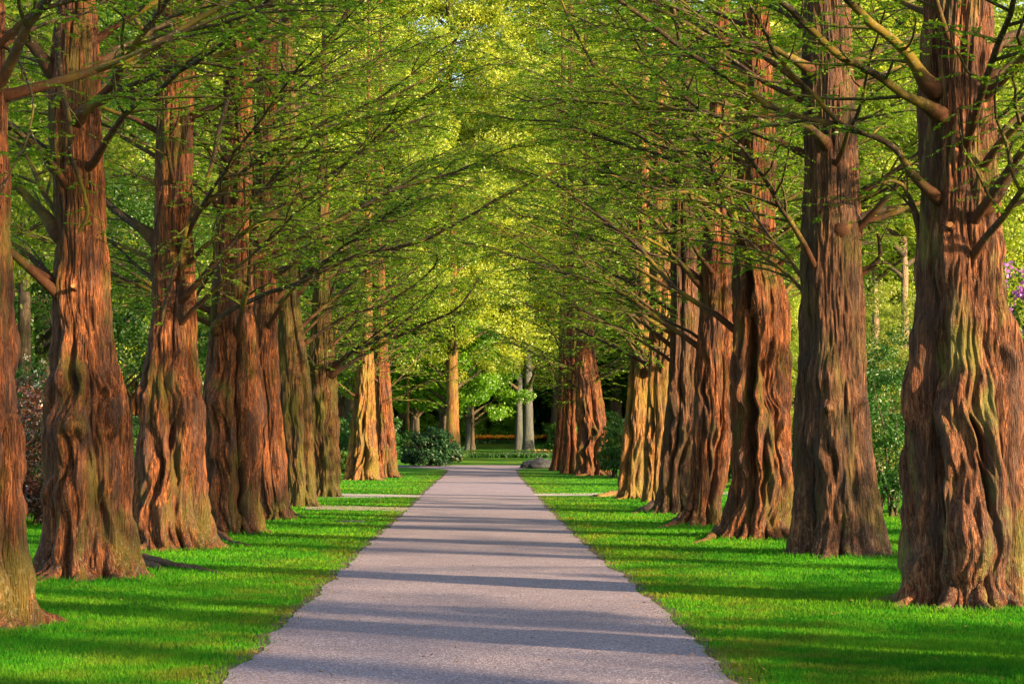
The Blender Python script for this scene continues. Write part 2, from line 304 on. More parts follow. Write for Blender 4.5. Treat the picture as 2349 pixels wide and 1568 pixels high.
# ------------------------------------------------------------------ redwood trunks
def trunk_mesh(name, prof, Yc, seed, mat, nth, zfine, zvis, K=9, amp=1., holes=(), bumps=()):
    """prof: list of (py, xl, xr) outline; returns mesh in local coords about the base point, plus centre/radius functions"""
    rng = np.random.RandomState(seed)
    pz, pl, pr = [], [], []
    for py, a, b in prof:
        q = at(a, py, Yc); q2 = at(b, py, Yc); pz.append(q.z); pl.append(q.x); pr.append(q2.x)
    o = np.argsort(pz); pz = np.array(pz)[o]; pl = np.array(pl)[o]; pr = np.array(pr)[o]
    g0 = float(tz(Yc)); pz[0] = min(pz[0], g0)
    ztop, hl = pz[-1], (pr[-1]-pl[-1])/2
    c_ = (pr[-1]+pl[-1])/2
    H = 21.5+rng.rand()*2
    if ztop < H-1:
        pz = np.append(pz, H); pl = np.append(pl, c_-.06); pr = np.append(pr, c_+.06)
    z = np.concatenate([np.arange(g0-.2, zvis, zfine), np.linspace(zvis, H, 40)]); nz = len(z)
    XL = np.interp(z, pz, pl); XR = np.interp(z, pz, pr)
    ker = np.exp(-np.linspace(-2, 2, 21)**2); ker /= ker.sum(); n_ = 10
    sm = lambda a: np.convolve(np.pad(a, n_, 'edge'), ker, 'valid')
    XL, XR = sm(XL), sm(XR)
    CX, R = (XL+XR)/2, (XR-XL)/2
    bx = float(np.interp(g0+.6, z, CX)); base = Vector((bx, Yc, g0))
    zl = (z-g0)[:, None]; th = (np.arange(nth)/nth*2*math.pi)[None]
    A = amp*(.55+1.05*np.exp(-np.clip(zl, 0, 99)/3.0)+1.3*np.exp(-np.clip(zl, 0, 99)/.45))
    tw = .5*pn(zl*.22, seed*1.7, 0, seed)+.12*pn(zl*.8, seed*3.1, 0, seed)
    E = 0; v1 = np.zeros((nz, nth)); v2 = np.zeros((nz, nth))
    for k in range(K):
        a = 2*math.pi*(k+rng.uniform(-.22, .22))/K+tw+.22*pn(zl*.45, k*5.3, 1, seed)+.07*pn(zl*1.6, k*9.3, 1, seed)
        s = rng.uniform(.24, .46)*(1+.35*pn(zl*.5, k*3.3, 2, seed)); rho = (1.02-s)*(1+.14*pn(zl*.55, k*2.2, 5, seed)+.05*pn(zl*2.1, k*1.2, 9, seed))
        d = th-a; sd = rho*np.sin(d); ok = (np.abs(sd) < s) & (np.cos(d) > 0)
        v = np.where(ok, rho*np.cos(d)+np.sqrt(np.clip(s*s-sd*sd, 0, None)), .5)
        E = E+np.exp(42*v); v2 = np.maximum(v2, np.minimum(v, v1)); v1 = np.maximum(v1, v)
    r = np.log(E)/42; r = r/r.mean(axis=1, keepdims=True)
    r = 1+A*(r-1)*1.25
    cre = np.exp(-((v1-v2)/.045)**2)*np.clip(.25+1.3*pn(zl*.7, th*1.0, seed*.37, seed+21), 0, 1)*(v1 > .52)
    # knobbly burls
    ct, st = np.cos(th), np.sin(th)
    Rm = R[:, None]
    kb = np.exp(-((zl-1.6)/1.9)**2)
    r = r+amp*(.17*kb+.04)*pn(ct*Rm*2.6, st*Rm*2.6, zl*1.5, seed+3)+amp*(.075*kb+.03)*pn(ct*Rm*6, st*Rm*6, zl*2.6, seed+4)+amp*(.03*kb+.01)*pn(ct*Rm*13, st*Rm*13, zl*3.5, seed+14)
    wx = .35*pn(ct*Rm*1.6, st*Rm*1.6, zl*.6, seed+41)
    r = r+amp*(.26*kb+.03)*(np.abs(pn(ct*Rm*2.7+wx, st*Rm*2.7, zl*.85+wx*.6, seed+42))*2-.45)+amp*(.11*kb+.02)*(np.abs(pn(ct*Rm*6.5+wx*2, st*Rm*6.5, zl*1.35+wx*.6, seed+43))*2-.45)
    def place(px, py):
        q = at(px, py, Yc); zz = q.z-g0; c = np.interp(q.z, z, CX); rr = np.interp(q.z, z, R)
        return -math.acos(max(-.97, min(.97, (q.x-c)/rr))), zz, rr
    ppm = FPX/Yc
    rim = 0
    for (px, py, w, h, dep) in list(holes)+[(b[0], b[1], b[2], b[3], -1.5*b[4]) for b in bumps]:
        t0, z0, rr = place(px, py)
        dth = (th-t0+math.pi) % (2*math.pi)-math.pi
        dx = (dth*rr+.04*pn(zl*3, px, 0, seed)-0.18*(zl-z0)*rng.uniform(-1, 1))/(w/ppm); dz = (zl-z0)/(h/ppm)
        q = dx*dx+dz*dz
        r = r-dep/rr*np.exp(-q*q if dep > 0 else -q)
        if dep > 0: r = r+.15*dep/rr*np.exp(-((np.sqrt(q)-1.7)/.5)**2)
    r = r-.14*amp*cre*np.clip(1.1-zl/6, .1, 1)
    r = np.clip(r, .3, 2)
    # fibrous bark
    u = th+tw*1.0
    cu, su = np.cos(u), np.sin(u); R0 = np.clip(Rm, .25, 1.2).mean()
    wob = .35*pn(cu*R0*3, su*R0*3, zl*1.2, seed+8)
    f = .4*ridged(cu*R0*9+wob, su*R0*9, zl*.7, seed+5)+.45*ridged(cu*R0*19+wob, su*R0*19, zl*1.6, seed+6)+.3*pn(cu*R0*42, su*R0*42, zl*4.5, seed+7)
    pl_ = np.tanh(7*pn(cu*R0*11+wob, su*R0*11, zl*1.7, seed+31)); pl2 = np.tanh(6*pn(cu*R0*24, su*R0*24, zl*2.6, seed+32))
    f = f+.30*pl_+.22*pl2
    X = Rm*r*ct; Yy = Rm*r*st*.95
    mn, mx = sm(X.min(1)), sm(X.max(1)); sc = (2*R/(mx-mn))[:, None]; ce = ((mx+mn)/2)[:, None]
    X = (X-ce)*sc; Yy = Yy*sc
    dsp = f*.038*np.clip(Rm/.35, .4, 1.3)*(.6+.4*amp)
    X = X+ct*dsp; Yy = Yy+st*dsp
    V = np.stack([X+(CX-bx)[:, None], Yy, np.repeat(zl, nth, 1)], -1).reshape(-1, 3)
    i = (np.arange(nz-1)*nth)[:, None]; j = np.arange(nth)[None]; j2 = (j+1) % nth
    F = np.stack([i+j, i+j2, i+nth+j2, i+nth+j], -1).reshape(-1, 4)
    me = mesh_np(name, V, [F], mat)
    return me, base, (lambda zz: float(np.interp(zz+g0, z, CX))-bx), (lambda zz: float(np.interp(zz+g0, z, R)))

# ------------------------------------------------------------------ limbs, twigs and needles
def smooth_pl(P, m, rng, wob):
    P = np.asarray(P, float); seg = np.concatenate([[0], np.cumsum(np.linalg.norm(np.diff(P, axis=0), axis=1))]); L = seg[-1]
    s = np.linspace(0, L, m); Q = np.stack([np.interp(s, seg, P[:, k]) for k in range(3)], 1)
    for _ in range(2): Q[1:-1] = .25*Q[:-2]+.5*Q[1:-1]+.25*Q[2:]
    if wob:
        o = rng.rand(3)*50
        for k in range(3): Q[:, k] += wob*pn(s*1.1+o[k], o[k], 0)*np.clip(s/.5, 0, 1)+wob*.35*pn(s*3.5+o[k], o[k], 3)*np.clip(s/.5, 0, 1)
    return Q, L
def grow(P0, az, el, L, rng, m=12, droop=.0, wob=.10, curl=0.):
    """a limb as a polyline: starts at P0, azimuth az, elevation el, flattening outwards"""
    s = np.linspace(0, 1, m); o = rng.rand()*99
    a = az+.45*pn(s*L*.6+o, o, 0)+.25*pn(s*L*2.+o, o, 4)+curl*s; e = el*(1-.4*s)+.38*pn(s*L*.8+o, o, 7)+.28*pn(s*L*2.4+o, o, 9)-droop*s
    st = np.stack([np.cos(a)*np.cos(e), np.sin(a)*np.cos(e), np.sin(e)], 1)*(L/(m-1))
    return np.vstack([[P0], P0+np.cumsum(st[:-1], axis=0)])
def dress(P, r0, rng, dens=1., leaf=(.060, .020), sub_l=1.5, tstart=.15, nleaf=14, twig_sp=.16, order2=True):
    """sub-branches, twigs and needle sprays for one limb polyline. returns sub polylines, twigs, leaves arrays"""
    m = len(P); d = np.diff(P, axis=0); sl = np.linalg.norm(d, axis=1); L = sl.sum(); cs = np.concatenate([[0], np.cumsum(sl)])
    subs, subr, tw, LP, LD = [], [], [], [], []
    n = max(3, int(L*(1-tstart)/.30*dens)); side = 1
    for i in range(n):
        t = tstart+(1-tstart)*(i+rng.rand()*.8)/n; side = -side
        q = np.array([np.interp(t*L, cs, P[:, k]) for k in range(3)]); k = min(m-2, int(np.searchsorted(cs, t*L)-1)); dr = d[max(k, 0)]/(sl[max(k, 0)]+1e-9)
        az = math.atan2(dr[1], dr[0])+side*rng.uniform(.5, 1.1); el = math.asin(max(-1, min(1, dr[2])))*.5+rng.uniform(-.25, .3)
        l = sub_l*(.25+.75*(1-t))*rng.uniform(.5, 1.25)+.25
        S = grow(q, az, el, l, rng, 6, droop=rng.uniform(0, .45), curl=-side*.5)
        subs.append(S); subr.append(np.linspace(max(.006, min(.5*r0*(1-t)+.006, .022)), .0035, 6))
    pl = [P[int(tstart*m):]] if False else []
    allp = subs+[P[max(0, int(m*.55)):]]
    for S in allp:
        d2 = np.diff(S, axis=0); s2 = np.linalg.norm(d2, axis=1); l2 = s2.sum(); c2 = np.concatenate([[0], np.cumsum(s2)])
        nt_ = max(2, int(l2/twig_sp)); sd = 1
        t = (np.arange(nt_)+rng.rand(nt_))/nt_*.9+.1
        q = np.stack([np.interp(t*l2, c2, S[:, k]) for k in range(3)], 1); kk = np.clip(np.searchsorted(c2, t*l2)-1, 0, len(d2)-1); dr = d2[kk]/(s2[kk][:, None]+1e-9)
        sg = np.where(np.arange(nt_) % 2 == 0, 1, -1)*rng.uniform(.6, 1.2, nt_); az = np.arctan2(dr[:, 1], dr[:, 0])+sg; el = rng.uniform(-.45, .25, nt_)
        l = rng.uniform(.16, .46, nt_)*(1.15-.5*t)
        dv = np.stack([np.cos(az)*np.cos(el), np.sin(az)*np.cos(el), np.sin(el)], 1)
        mid = q+dv*(l*.5)[:, None]; e = q+dv*l[:, None]; e[:, 2] -= .12*l
        tw.append(np.stack([q, mid, e], 1))
    T = np.concatenate(tw)
    nl = nleaf; t = rng.rand(len(T), nl)**.8; A, B, C_ = T[:, None, 0], T[:, None, 1], T[:, None, 2]; t3 = t[..., None]
    LPt = (A*(1-t3)**2+2*B*t3*(1-t3)+C_*t3**2).reshape(-1, 3)
    dv = (C_-A)/np.linalg.norm(C_-A, axis=2, keepdims=True); dv = np.repeat(dv, nl, 1).reshape(-1, 3)
    sv = np.cross(dv, [0, 0, 1.]); sg = np.where(rng.rand(len(sv)) < .5, 1, -1)[:, None]
    LDv = dv*rng.uniform(.2, .9, (len(sv), 1))+sv*sg+rng.normal(0, .18, sv.shape)
    return subs, subr, T, LPt, LDv
class Crown:
    def __init__(s, leaf): s.subs, s.subr, s.tw, s.lp, s.ld, s.leaf, s.extra = [], [], [], [], [], leaf, []
    def add(s, P, r0, rng, **k):
        a, b, c, d, e = dress(P, r0, rng, **k); s.subs += a; s.subr += b; s.tw.append(c); s.lp.append(d); s.ld.append(e)
    def mesh(s, name, rng, matleaf, limbs=()):
        VV, FF, mi, sm_, tn = [], [], [], [], []
        off = 0
        def put(V, F, m_, smo, t_=None):
            nonlocal off
            VV.append(V); FF.append(F+off); off += len(V); mi.append(np.full(len(F), m_)); sm_.append(np.full(len(F), smo)); tn.append(np.zeros(len(F)) if t_ is None else t_)
        if s.subs: put(*tubes(np.array(s.subs), np.array(s.subr), 4), 0, True)
        T = np.concatenate(s.tw); put(*tubes(T, np.tile([.0032, .0024, .0014], (len(T), 1)), 3), 0, True)
        for P, R_ in limbs: put(*tubes(P[None], R_[None], 6), 1, True)
        P = np.concatenate(s.lp); D = np.concatenate(s.ld); n = len(P)
        N = np.tile([0, 0, 1.], (n, 1))+rng.normal(0, .6, (n, 3))
        L = s.leaf[0]*rng.uniform(.6, 1.3, n); Wd = s.leaf[1]*rng.uniform(.6, 1.3, n)
        cl = pn(P[:, 0]*1.2, P[:, 1]*1.2, P[:, 2]*1.6, 5)
        V, F = leaf_quads(P, D, N, L, Wd); put(V, F, 2, False, np.clip(.45+.35*cl+rng.normal(0, .22, n), 0, 1))
        return mesh_np(name, np.concatenate(VV), FF, [M_TWIG, M_LIMB, matleaf], np.concatenate(sm_), np.concatenate(mi), np.concatenate(tn))
def limb_radii(m, r0, r1=.008): s = np.linspace(0, 1, m); return r1+(r0-r1)*(1-s)**1.15+r0*.75*np.exp(-s*m/1.3)

def crown_variant(seed, near):
    """a set of separately modelled lower limbs and one crown mesh (upper limbs, twigs, needles)"""
    rng = np.random.RandomState(seed); leaf = (.054, .021) if near else (.095, .04)
    cr = Crown(leaf); parts, upper = [], []
    z = 3.1
    while z < 20.5:
        az = rng.uniform(0, 2*math.pi); fr = (z-3)/18
        L = (5.6*(1-fr)**.75+.8)*rng.uniform(.75, 1.12); el = rng.uniform(.4, .8)
        P = grow(np.array([0, 0, z]), az, el, L, rng, 16, curl=rng.uniform(-.5, .5))
        r0 = (.010+.0052*L)*rng.uniform(.8, 1.2); R_ = limb_radii(16, r0)
        hi = near and z > 12.5
        cr.add(P, r0, rng, dens=(1.3 if near else .8)*(.6 if hi else 1), sub_l=2.0, nleaf=(25 if near else 13)//(2 if hi else 1), twig_sp=.15 if near else .22, tstart=.18 if near else .04)
        if len(parts) < 16 and z < 12: parts.append((P, R_))
        else: upper.append((P, R_))
        z += rng.uniform(.2, .5)*(1 if near else 1.15)
    me = cr.mesh('crown', rng, LF_RED, upper)
    bms = []
    for P, R_ in parts:
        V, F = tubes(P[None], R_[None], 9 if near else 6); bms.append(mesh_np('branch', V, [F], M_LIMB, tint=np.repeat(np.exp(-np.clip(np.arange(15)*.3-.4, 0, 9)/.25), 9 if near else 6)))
    return me, bms
NEAR = [crown_variant(11+k, True) for k in range(4)]
FAR = [crown_variant(31+k, False) for k in range(3)]

TREES = []
def redwood(label, by, prof, seed, mat, variant, nth=256, zf=.022, K=9, amp=1., holes=(), bumps=(), limbs=(), roots=(), stubs=(), rot=None, group='redwoods lining the path', Yc=None, crown=True, only=None):
    if Yc is None:
        w = [p for p in prof if p[0] < by-5][0]; g = gnd((w[1]+w[2])/2, by); Yc = g.y+.42*(w[2]-w[1])*g.y/FPX
    zvis = min(20., CAM_H+.24*Yc)
    me, base, cx, rf = trunk_mesh('trunk', prof, Yc, seed, mat, nth, zf, zvis, K, amp, holes, bumps)
    t = thing('redwood_tree', base, label, 'tree', group)
    link('trunk', me, t)
    TREES.append((base.x, base.y, rf(.05)))
    if crown:
        cm, bm = variant; rng = np.random.RandomState(seed+500); a = rng.uniform(0, 6.28) if rot is None else rot
        c = link('crown', cm, t); c.rotation_euler[2] = a; c.location = (cx(5), 0, 0)
        for b in bm: o = link('branch', b, t); o.rotation_euler[2] = a; o.location = (cx(5), 0, 0)
    rng = np.random.RandomState(seed+900)
    for spec in limbs:                          # hand-traced limbs
        pts, w0, w1, dy = spec[:4]; opts = spec[4] if len(spec) > 4 else {}
        n = len(pts); P = []
        for i, (px, py) in enumerate(pts):
            f = i/(n-1); yy = Yc+(dy[0] + (dy[1]-dy[0])*f)
            P.append(np.array(at(px, py, yy))-np.array(base))
        if opts.get('collar', 1):
            zz = P[0][2]; c0_ = np.array([cx(zz), 0, zz-.12]); P = [c0_+(P[0]-c0_)*.15]+P; n += 1
        m = max(14, 3*n+6); Q, L = smooth_pl(P, m, rng, .05)
        s = np.linspace(0, 1, m); R_ = (w0+(w1-w0)*s)/2*Yc/FPX; R_ = R_*(1+.08*pn(s*9, seed, 0))
        if opts.get('collar', 1): R_ = R_*(1+1.25*np.exp(-np.clip(s*L-rf(Q[0][2])*.95, 0, 9)/.26))
        if opts.get('tip', 1): R_[-1] *= .4
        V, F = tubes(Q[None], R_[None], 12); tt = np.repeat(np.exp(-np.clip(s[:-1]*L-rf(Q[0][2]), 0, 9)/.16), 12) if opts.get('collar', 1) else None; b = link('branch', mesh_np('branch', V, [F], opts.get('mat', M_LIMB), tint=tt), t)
        if opts.get('dress', 1):
            cr = Crown((.054, .021)); cr.add(Q, w0/2*Yc/FPX, rng, dens=opts.get('dens', 1.), sub_l=opts.get('sub', 1.5), tstart=.25, nleaf=26)
            link('foliage', cr.mesh('foliage', rng, LF_RED), b)
    nb = 12 if nth > 200 else (6 if nth > 150 else 0)
    for i in range(nb):                         # buttress roots running into the ground
        a = 2*math.pi*(i+rng.uniform(-.3, .3))/nb; u_ = np.array([math.cos(a), math.sin(a)*.95]); rb = rf(.05); r3 = rf(.5); ln = rng.uniform(.3, 1.)*rb
        if abs(math.cos(a)) > .75: ln *= .45
        cb, c5 = cx(.05), cx(.5); w_ = min(.045 if math.sin(a) < -.5 else .07, rng.uniform(.07, .14)*rb); b2 = a+rng.uniform(-.5, .5); v_ = np.array([math.cos(b2), math.sin(b2)])
        P = [np.array([cb+u_[0]*rb*.3, u_[1]*rb*.3, .6]), np.array([cb+u_[0]*rb*.62, u_[1]*rb*.62, .26]), np.array([cb+u_[0]*rb*.95, u_[1]*rb*.95, .035]), np.array([cb+u_[0]*rb*1.1+v_[0]*ln, u_[1]*rb*1.1+v_[1]*ln, -.035])]
        Q, L = smooth_pl(P, 26, rng, .02); s = np.linspace(0, 1, 26); R_ = w_*np.clip(.35+1.0*s/.6, 0, 1.1)*(1-np.clip((s-.5)/.5, 0, 1)**1.3)+.010
        V, F = tubes(Q[None], R_[None], 20); c = np.repeat(Q, 20, 0); V = V+(V-c)*(.35*pn(V[:, 0]*7, V[:, 1]*7, V[:, 2]*3, seed)+.15*pn(V[:, 0]*22, V[:, 1]*22, V[:, 2]*8, seed))[:, None]
        link('root', mesh_np('root', V, [F], mat), t)
    for pts, w0 in roots:                       # surface roots, half sunk
        P = []
        for i, (px, py) in enumerate(pts):
            g = gnd(px, py); f = i/(len(pts)-1); P.append(np.array((g.x, g.y+.12, g.z+(.05*(1-f)+.0)))-np.array(base))
        Q, L = smooth_pl(P, 26, rng, .03); s = np.linspace(0, 1, 26); R_ = (w0*(1-s)**.8+.012)*(1+.15*pn(s*7, seed, 0)); Q[:, 2] -= s*.02
        V, F = tubes(Q[None], R_[None], 12); c = np.repeat(Q, 12, 0); V = V+(V-c)*(.3*pn(V[:, 0]*6, V[:, 1]*6, V[:, 2]*6, seed)+.25*pn(V[:, 0]*18, V[:, 1]*18, V[:, 2]*18, seed))[:, None]
        link('root', mesh_np('root', V, [F], mat), t)
    for px, py, dpx in stubs:                   # sawn-off branch stubs
        q = np.array(at(px, py, Yc)); zz = q[2]-base.z; rr = rf(zz); ox = q[0]-base.x-cx(zz)
        th = -math.acos(max(-.98, min(.98, ox/rr))); dirv = np.array([math.cos(th), math.sin(th)*1., .25]); dirv /= np.linalg.norm(dirv)
        p0 = np.array([cx(zz)+rr*.7*math.cos(th), rr*.7*math.sin(th), zz]); p1 = p0+dirv*(rr*.3+.12); rad = dpx/2*Yc/FPX
        PL = np.array([p0, p0+(p1-p0)*.5, p1]); V, F = tubes(PL[None], np.array([[rad*1.5, rad*1.05, rad]]), 12)
        st_ = link('branch_stub', mesh_np('branch_stub', V, [F], mat), t)
        th_ = np.arange(12)*math.pi/6; cap = V[-12:]+dirv*.004
        link('cut_face', mesh_np('cut_face', cap, [np.arange(12)[None]], M_CUT, False), st_)
    # bare soil at the foot
    n = 40; a = np.arange(n)/n*2*math.pi; rr = rf(.05)*(1.28+.5*pn(np.cos(a)*2, np.sin(a)*2, seed)+.2*pn(np.cos(a)*6, np.sin(a)*6, seed))
    V = np.stack([base.x+np.cos(a)*rr, base.y+np.sin(a)*rr*1.0, tz(base.y)+.004+0*a], 1)
    o = link('soil', mesh_np('soil', np.vstack([V, [[base.x, base.y, float(tz(base.y))+.004]]]), [np.stack([np.arange(n), (np.arange(n)+1) % n, np.full(n, n)], 1)], M_SOIL)); o['kind'] = 'structure'
    return t, base, Yc

# ---- left row
redwood('massive mossy-footed redwood trunk cut off by the left edge of the photo', 1448,
    [(1448, -330, 128), (1420, -290, 98), (1380, -255, 80), (1300, -235, 58), (1150, -225, 46), (1000, -215, 40), (800, -200, 26), (600, -190, 15), (400, -180, 9), (200, -175, 5), (0, -170, 2)],
    101, B_RED, NEAR[0], nth=300, zf=.018, limbs=[([(-60, 60), (40, 130), (80, 230), (60, 330), (20, 420), (-10, 480)], 7, 3, (0, -.8), dict(dens=.6, sub=.5)),
    ([(-30, 120), (60, 78), (140, 42), (210, 20), (240, -15)], 9, 5, (0, .5), dict(dens=.3, sub=.8))])
redwood('bulging knotted redwood with burls and a long surface root, second on the left', 1328,
    [(1325, 68, 345), (1295, 88, 322), (1250, 104, 308), (1150, 107, 301), (1050, 104, 300), (1000, 101, 299), (950, 106, 296), (900, 112, 289), (850, 122, 275), (800, 118, 262), (750, 126, 251), (650, 123, 246), (600, 129, 243), (500, 132, 238), (400, 122, 235), (300, 118, 230), (200, 115, 228), (100, 124, 225), (0, 138, 216)],
    102, B_RED, NEAR[1], nth=380, zf=.014, K=8,
    holes=[(183, 880, 9, 28, .12), (255, 905, 14, 12, .08), (130, 1000, 8, 60, .12), (160, 1120, 8, 60, .10), (255, 1180, 8, 70, .10), (215, 1050, 10, 30, .05)],
    bumps=[(165, 870, 16, 30, .10), (205, 850, 14, 28, .13), (120, 900, 24, 40, .12), (280, 940, 24, 50, .10), (190, 975, 18, 22, .08), (222, 985, 14, 18, .08), (120, 1000, 14, 30, .08), (240, 880, 16, 20, .07)],
    roots=[([(270, 1282), (320, 1290), (380, 1302), (440, 1306), (490, 1316), (540, 1325)], .085), ([(280, 1280), (330, 1296), (365, 1310), (410, 1318), (450, 1320)], .06), ([(100, 1300), (75, 1312), (60, 1322)], .10)],
    stubs=[(133, 662, 10), (185, 672, 10)],
    limbs=[([(180, 262), (245, 225), (330, 190), (400, 160), (480, 135), (560, 110), (620, 75), (680, 20), (705, -25)], 17, 12, (-.4, -1.5)),
           ([(218, 165), (250, 132), (290, 110), (340, 95), (400, 80), (440, 55), (475, 0)], 18, 12, (0, .6), dict(sub=1.)),
           ([(130, 60), (140, 170), (160, 290), (152, 352), (182, 400), (205, 490), (180, 540)], 13, 9, (-1.3, -.4), dict(dens=.25, sub=.5, collar=0)),
           ([(135, 540), (90, 480), (40, 430), (-10, 375)], 22, 15, (0, .4)), ([(125, 390), (80, 330), (30, 290), (-20, 262)], 17, 12, (0, .5)),
           ([(132, 655), (80, 592), (20, 552), (-30, 530)], 13, 9, (0, .6)), ([(120, 165), (70, 100), (0, 62)], 20, 15, (0, -.3))])
redwood('fluted redwood with a dark slit and a mossy root, third on the left', 1262,
    [(1262, 300, 520), (1235, 308, 495), (1200, 305, 487), (1150, 309, 475), (1000, 324, 466), (900, 326, 462), (850, 333, 455), (800, 343, 450), (700, 352, 448), (600, 352, 445), (500, 355, 440), (400, 360, 440), (300, 362, 440), (200, 365, 443), (100, 370, 443), (0, 375, 440)],
    103, B_RED, NEAR[2], nth=340, zf=.016, K=9, holes=[(400, 1005, 8, 26, .16), (347, 870, 8, 32, .12), (452, 900, 5, 30, .06), (375, 1080, 6, 50, .1)],
    bumps=[(345, 900, 10, 30, .08), (400, 860, 12, 40, .06), (440, 930, 12, 30, .06)],
    roots=[([(445, 1215), (480, 1222), (510, 1238), (550, 1252), (600, 1262)], .11)],
    limbs=[([(430, 270), (528, 228), (570, 200), (618, 176), (685, 164), (742, 124), (770, 71), (803, 10)], 12, 8, (0, -1.2)),
           ([(523, 226), (504, 285), (494, 352), (475, 404), (456, 452), (433, 504), (423, 561), (395, 632), (376, 704), (371, 742)], 11, 7, (-.6, -.8), dict(dens=.3, sub=.6, collar=0)),
           ([(360, 555), (304, 509), (266, 480), (233, 452), (180, 420)], 21, 12, (0, .6)), ([(395, 110), (333, 43), (290, -20)], 17, 14, (0, .4)),
           ([(430, 205), (523, 152), (585, 114), (665, 67), (742, 29), (820, -15)], 12, 8, (0, 1.)), ([(360, 600), (304, 575), (247, 547), (200, 530)], 9, 6, (0, .7)), ([(360, 650), (309, 609), (247, 551)], 9, 6, (0, 1.))])
redwood('wide rust-red redwood with two sawn stubs, fourth on the left', 1225,
    [(1225, 478, 612), (1200, 476, 603), (1150, 468, 597), (1000, 469, 602), (900, 471, 592), (800, 480, 583), (700, 489, 579), (600, 496, 576), (500, 499, 575), (400, 505, 575), (300, 509, 578), (200, 514, 576), (100, 518, 572), (0, 520, 570)],
    104, B_RED, NEAR[3], nth=300, zf=.018, K=9, holes=[(505, 960, 5, 28, .12), (530, 1000, 6, 40, .1), (560, 1100, 5, 50, .1), (488, 1060, 6, 60, .1)], bumps=[(560, 900, 14, 60, .07)],
    stubs=[(538, 597, 10), (521, 684, 9)],
    limbs=[([(480, 752), (523, 713), (570, 689), (618, 666), (680, 651), (742, 620), (793, 592), (888, 570), (983, 547), (1050, 513), (1126, 461), (1221, 421), (1293, 380)], 12, 5, (-.5, -2.)),
           ([(500, 600), (470, 640), (440, 700), (400, 720)], 9, 5, (0, .6)), ([(560, 480), (600, 440), (640, 420), (700, 370), (760, 340), (850, 330)], 10, 6, (0, -1.))])
redwood('narrow orange-lit redwood with a root sheltering beside the wide red one, fifth on the left', 1192,
    [(1192, 598, 684), (1175, 596, 668), (1150, 590, 660), (1000, 586, 651), (900, 582, 641), (800, 574, 637), (600, 580, 633), (400, 585, 633), (300, 590, 630), (200, 592, 636), (100, 598, 638), (0, 602, 636)],
    105, B_RED, NEAR[0], nth=240, zf=.02, K=7, holes=[(603, 930, 4, 20, .1), (612, 1000, 4, 40, .08)], bumps=[(625, 800, 10, 30, .06)],
    roots=[([(655, 1178), (680, 1186), (715, 1192)], .09)],
    limbs=[([(620, 640), (680, 600), (740, 560), (800, 545), (870, 500), (930, 470), (1010, 440)], 11, 5, (0, -1.5)), ([(615, 330), (700, 300), (780, 262), (880, 235), (960, 190), (1040, 150)], 12, 5, (0, 1.))])
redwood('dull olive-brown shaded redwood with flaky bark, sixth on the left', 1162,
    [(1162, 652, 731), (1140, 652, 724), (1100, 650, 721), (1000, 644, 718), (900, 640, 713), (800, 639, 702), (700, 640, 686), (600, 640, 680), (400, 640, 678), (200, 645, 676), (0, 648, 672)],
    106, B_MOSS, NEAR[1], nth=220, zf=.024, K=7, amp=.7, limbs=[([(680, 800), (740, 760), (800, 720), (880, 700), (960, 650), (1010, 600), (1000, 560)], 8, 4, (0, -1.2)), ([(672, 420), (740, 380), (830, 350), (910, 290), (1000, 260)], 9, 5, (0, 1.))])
redwood('knobbly mossy redwood forking into arching limbs, seventh on the left', 1140,
    [(1140, 714, 782), (1120, 716, 779), (1050, 712, 778), (1000, 708, 777), (900, 707, 772), (850, 708, 770), (800, 712, 766), (750, 716, 760), (600, 724, 755), (400, 732, 752), (200, 737, 747), (0, 740, 746)],
    107, B_MOSS, FAR[0], nth=220, zf=.026, K=7, amp=1.2, holes=[(720, 1060, 7, 30, .16)], bumps=[(725, 905, 12, 16, .12), (755, 905, 12, 20, .1)],
    limbs=[([(756, 852), (788, 820), (828, 798), (865, 779), (902, 757), (935, 732), (975, 692), (1010, 650)], 11, 5, (0, -1.), dict(sub=1.1)),
           ([(758, 860), (807, 831), (850, 805), (887, 785), (931, 761), (982, 739), (1033, 717), (1066, 692), (1100, 640)], 10, 5, (-.3, -2.), dict(sub=1.1)),
           ([(730, 880), (722, 840), (708, 820), (690, 800)], 9, 6, (-.3, -.6), dict(dens=.4, sub=.5))])
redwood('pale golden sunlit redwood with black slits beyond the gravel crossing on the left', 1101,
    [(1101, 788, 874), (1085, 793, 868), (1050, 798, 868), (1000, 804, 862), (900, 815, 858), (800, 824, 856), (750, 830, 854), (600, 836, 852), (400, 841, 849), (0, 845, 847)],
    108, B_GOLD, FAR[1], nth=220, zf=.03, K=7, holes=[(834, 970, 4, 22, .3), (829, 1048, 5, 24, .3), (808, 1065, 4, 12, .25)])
redwood('red-brown redwood standing just behind the golden one on the left', 1095,
    [(1095, 850, 920), (1080, 852, 911), (1000, 858, 905), (900, 858, 897), (800, 860, 889), (600, 864, 882), (300, 870, 876), (0, 872, 874)],
    109, B_RED, FAR[2], nth=180, zf=.035, K=7, roots=[([(905, 1086), (918, 1092), (928, 1096)], .12)])
redwood('distant small sunlit redwood seen between the knotted tree and the fluted tree', 1092,
    [(1092, 280, 336), (1000, 292, 332), (950, 298, 330), (850, 302, 328), (700, 303, 325), (400, 306, 322), (0, 308, 320)],
    110, B_RED, FAR[0], nth=140, zf=.04, K=6, holes=[(314, 975, 4, 18, .3)], group='redwoods of an outer row')
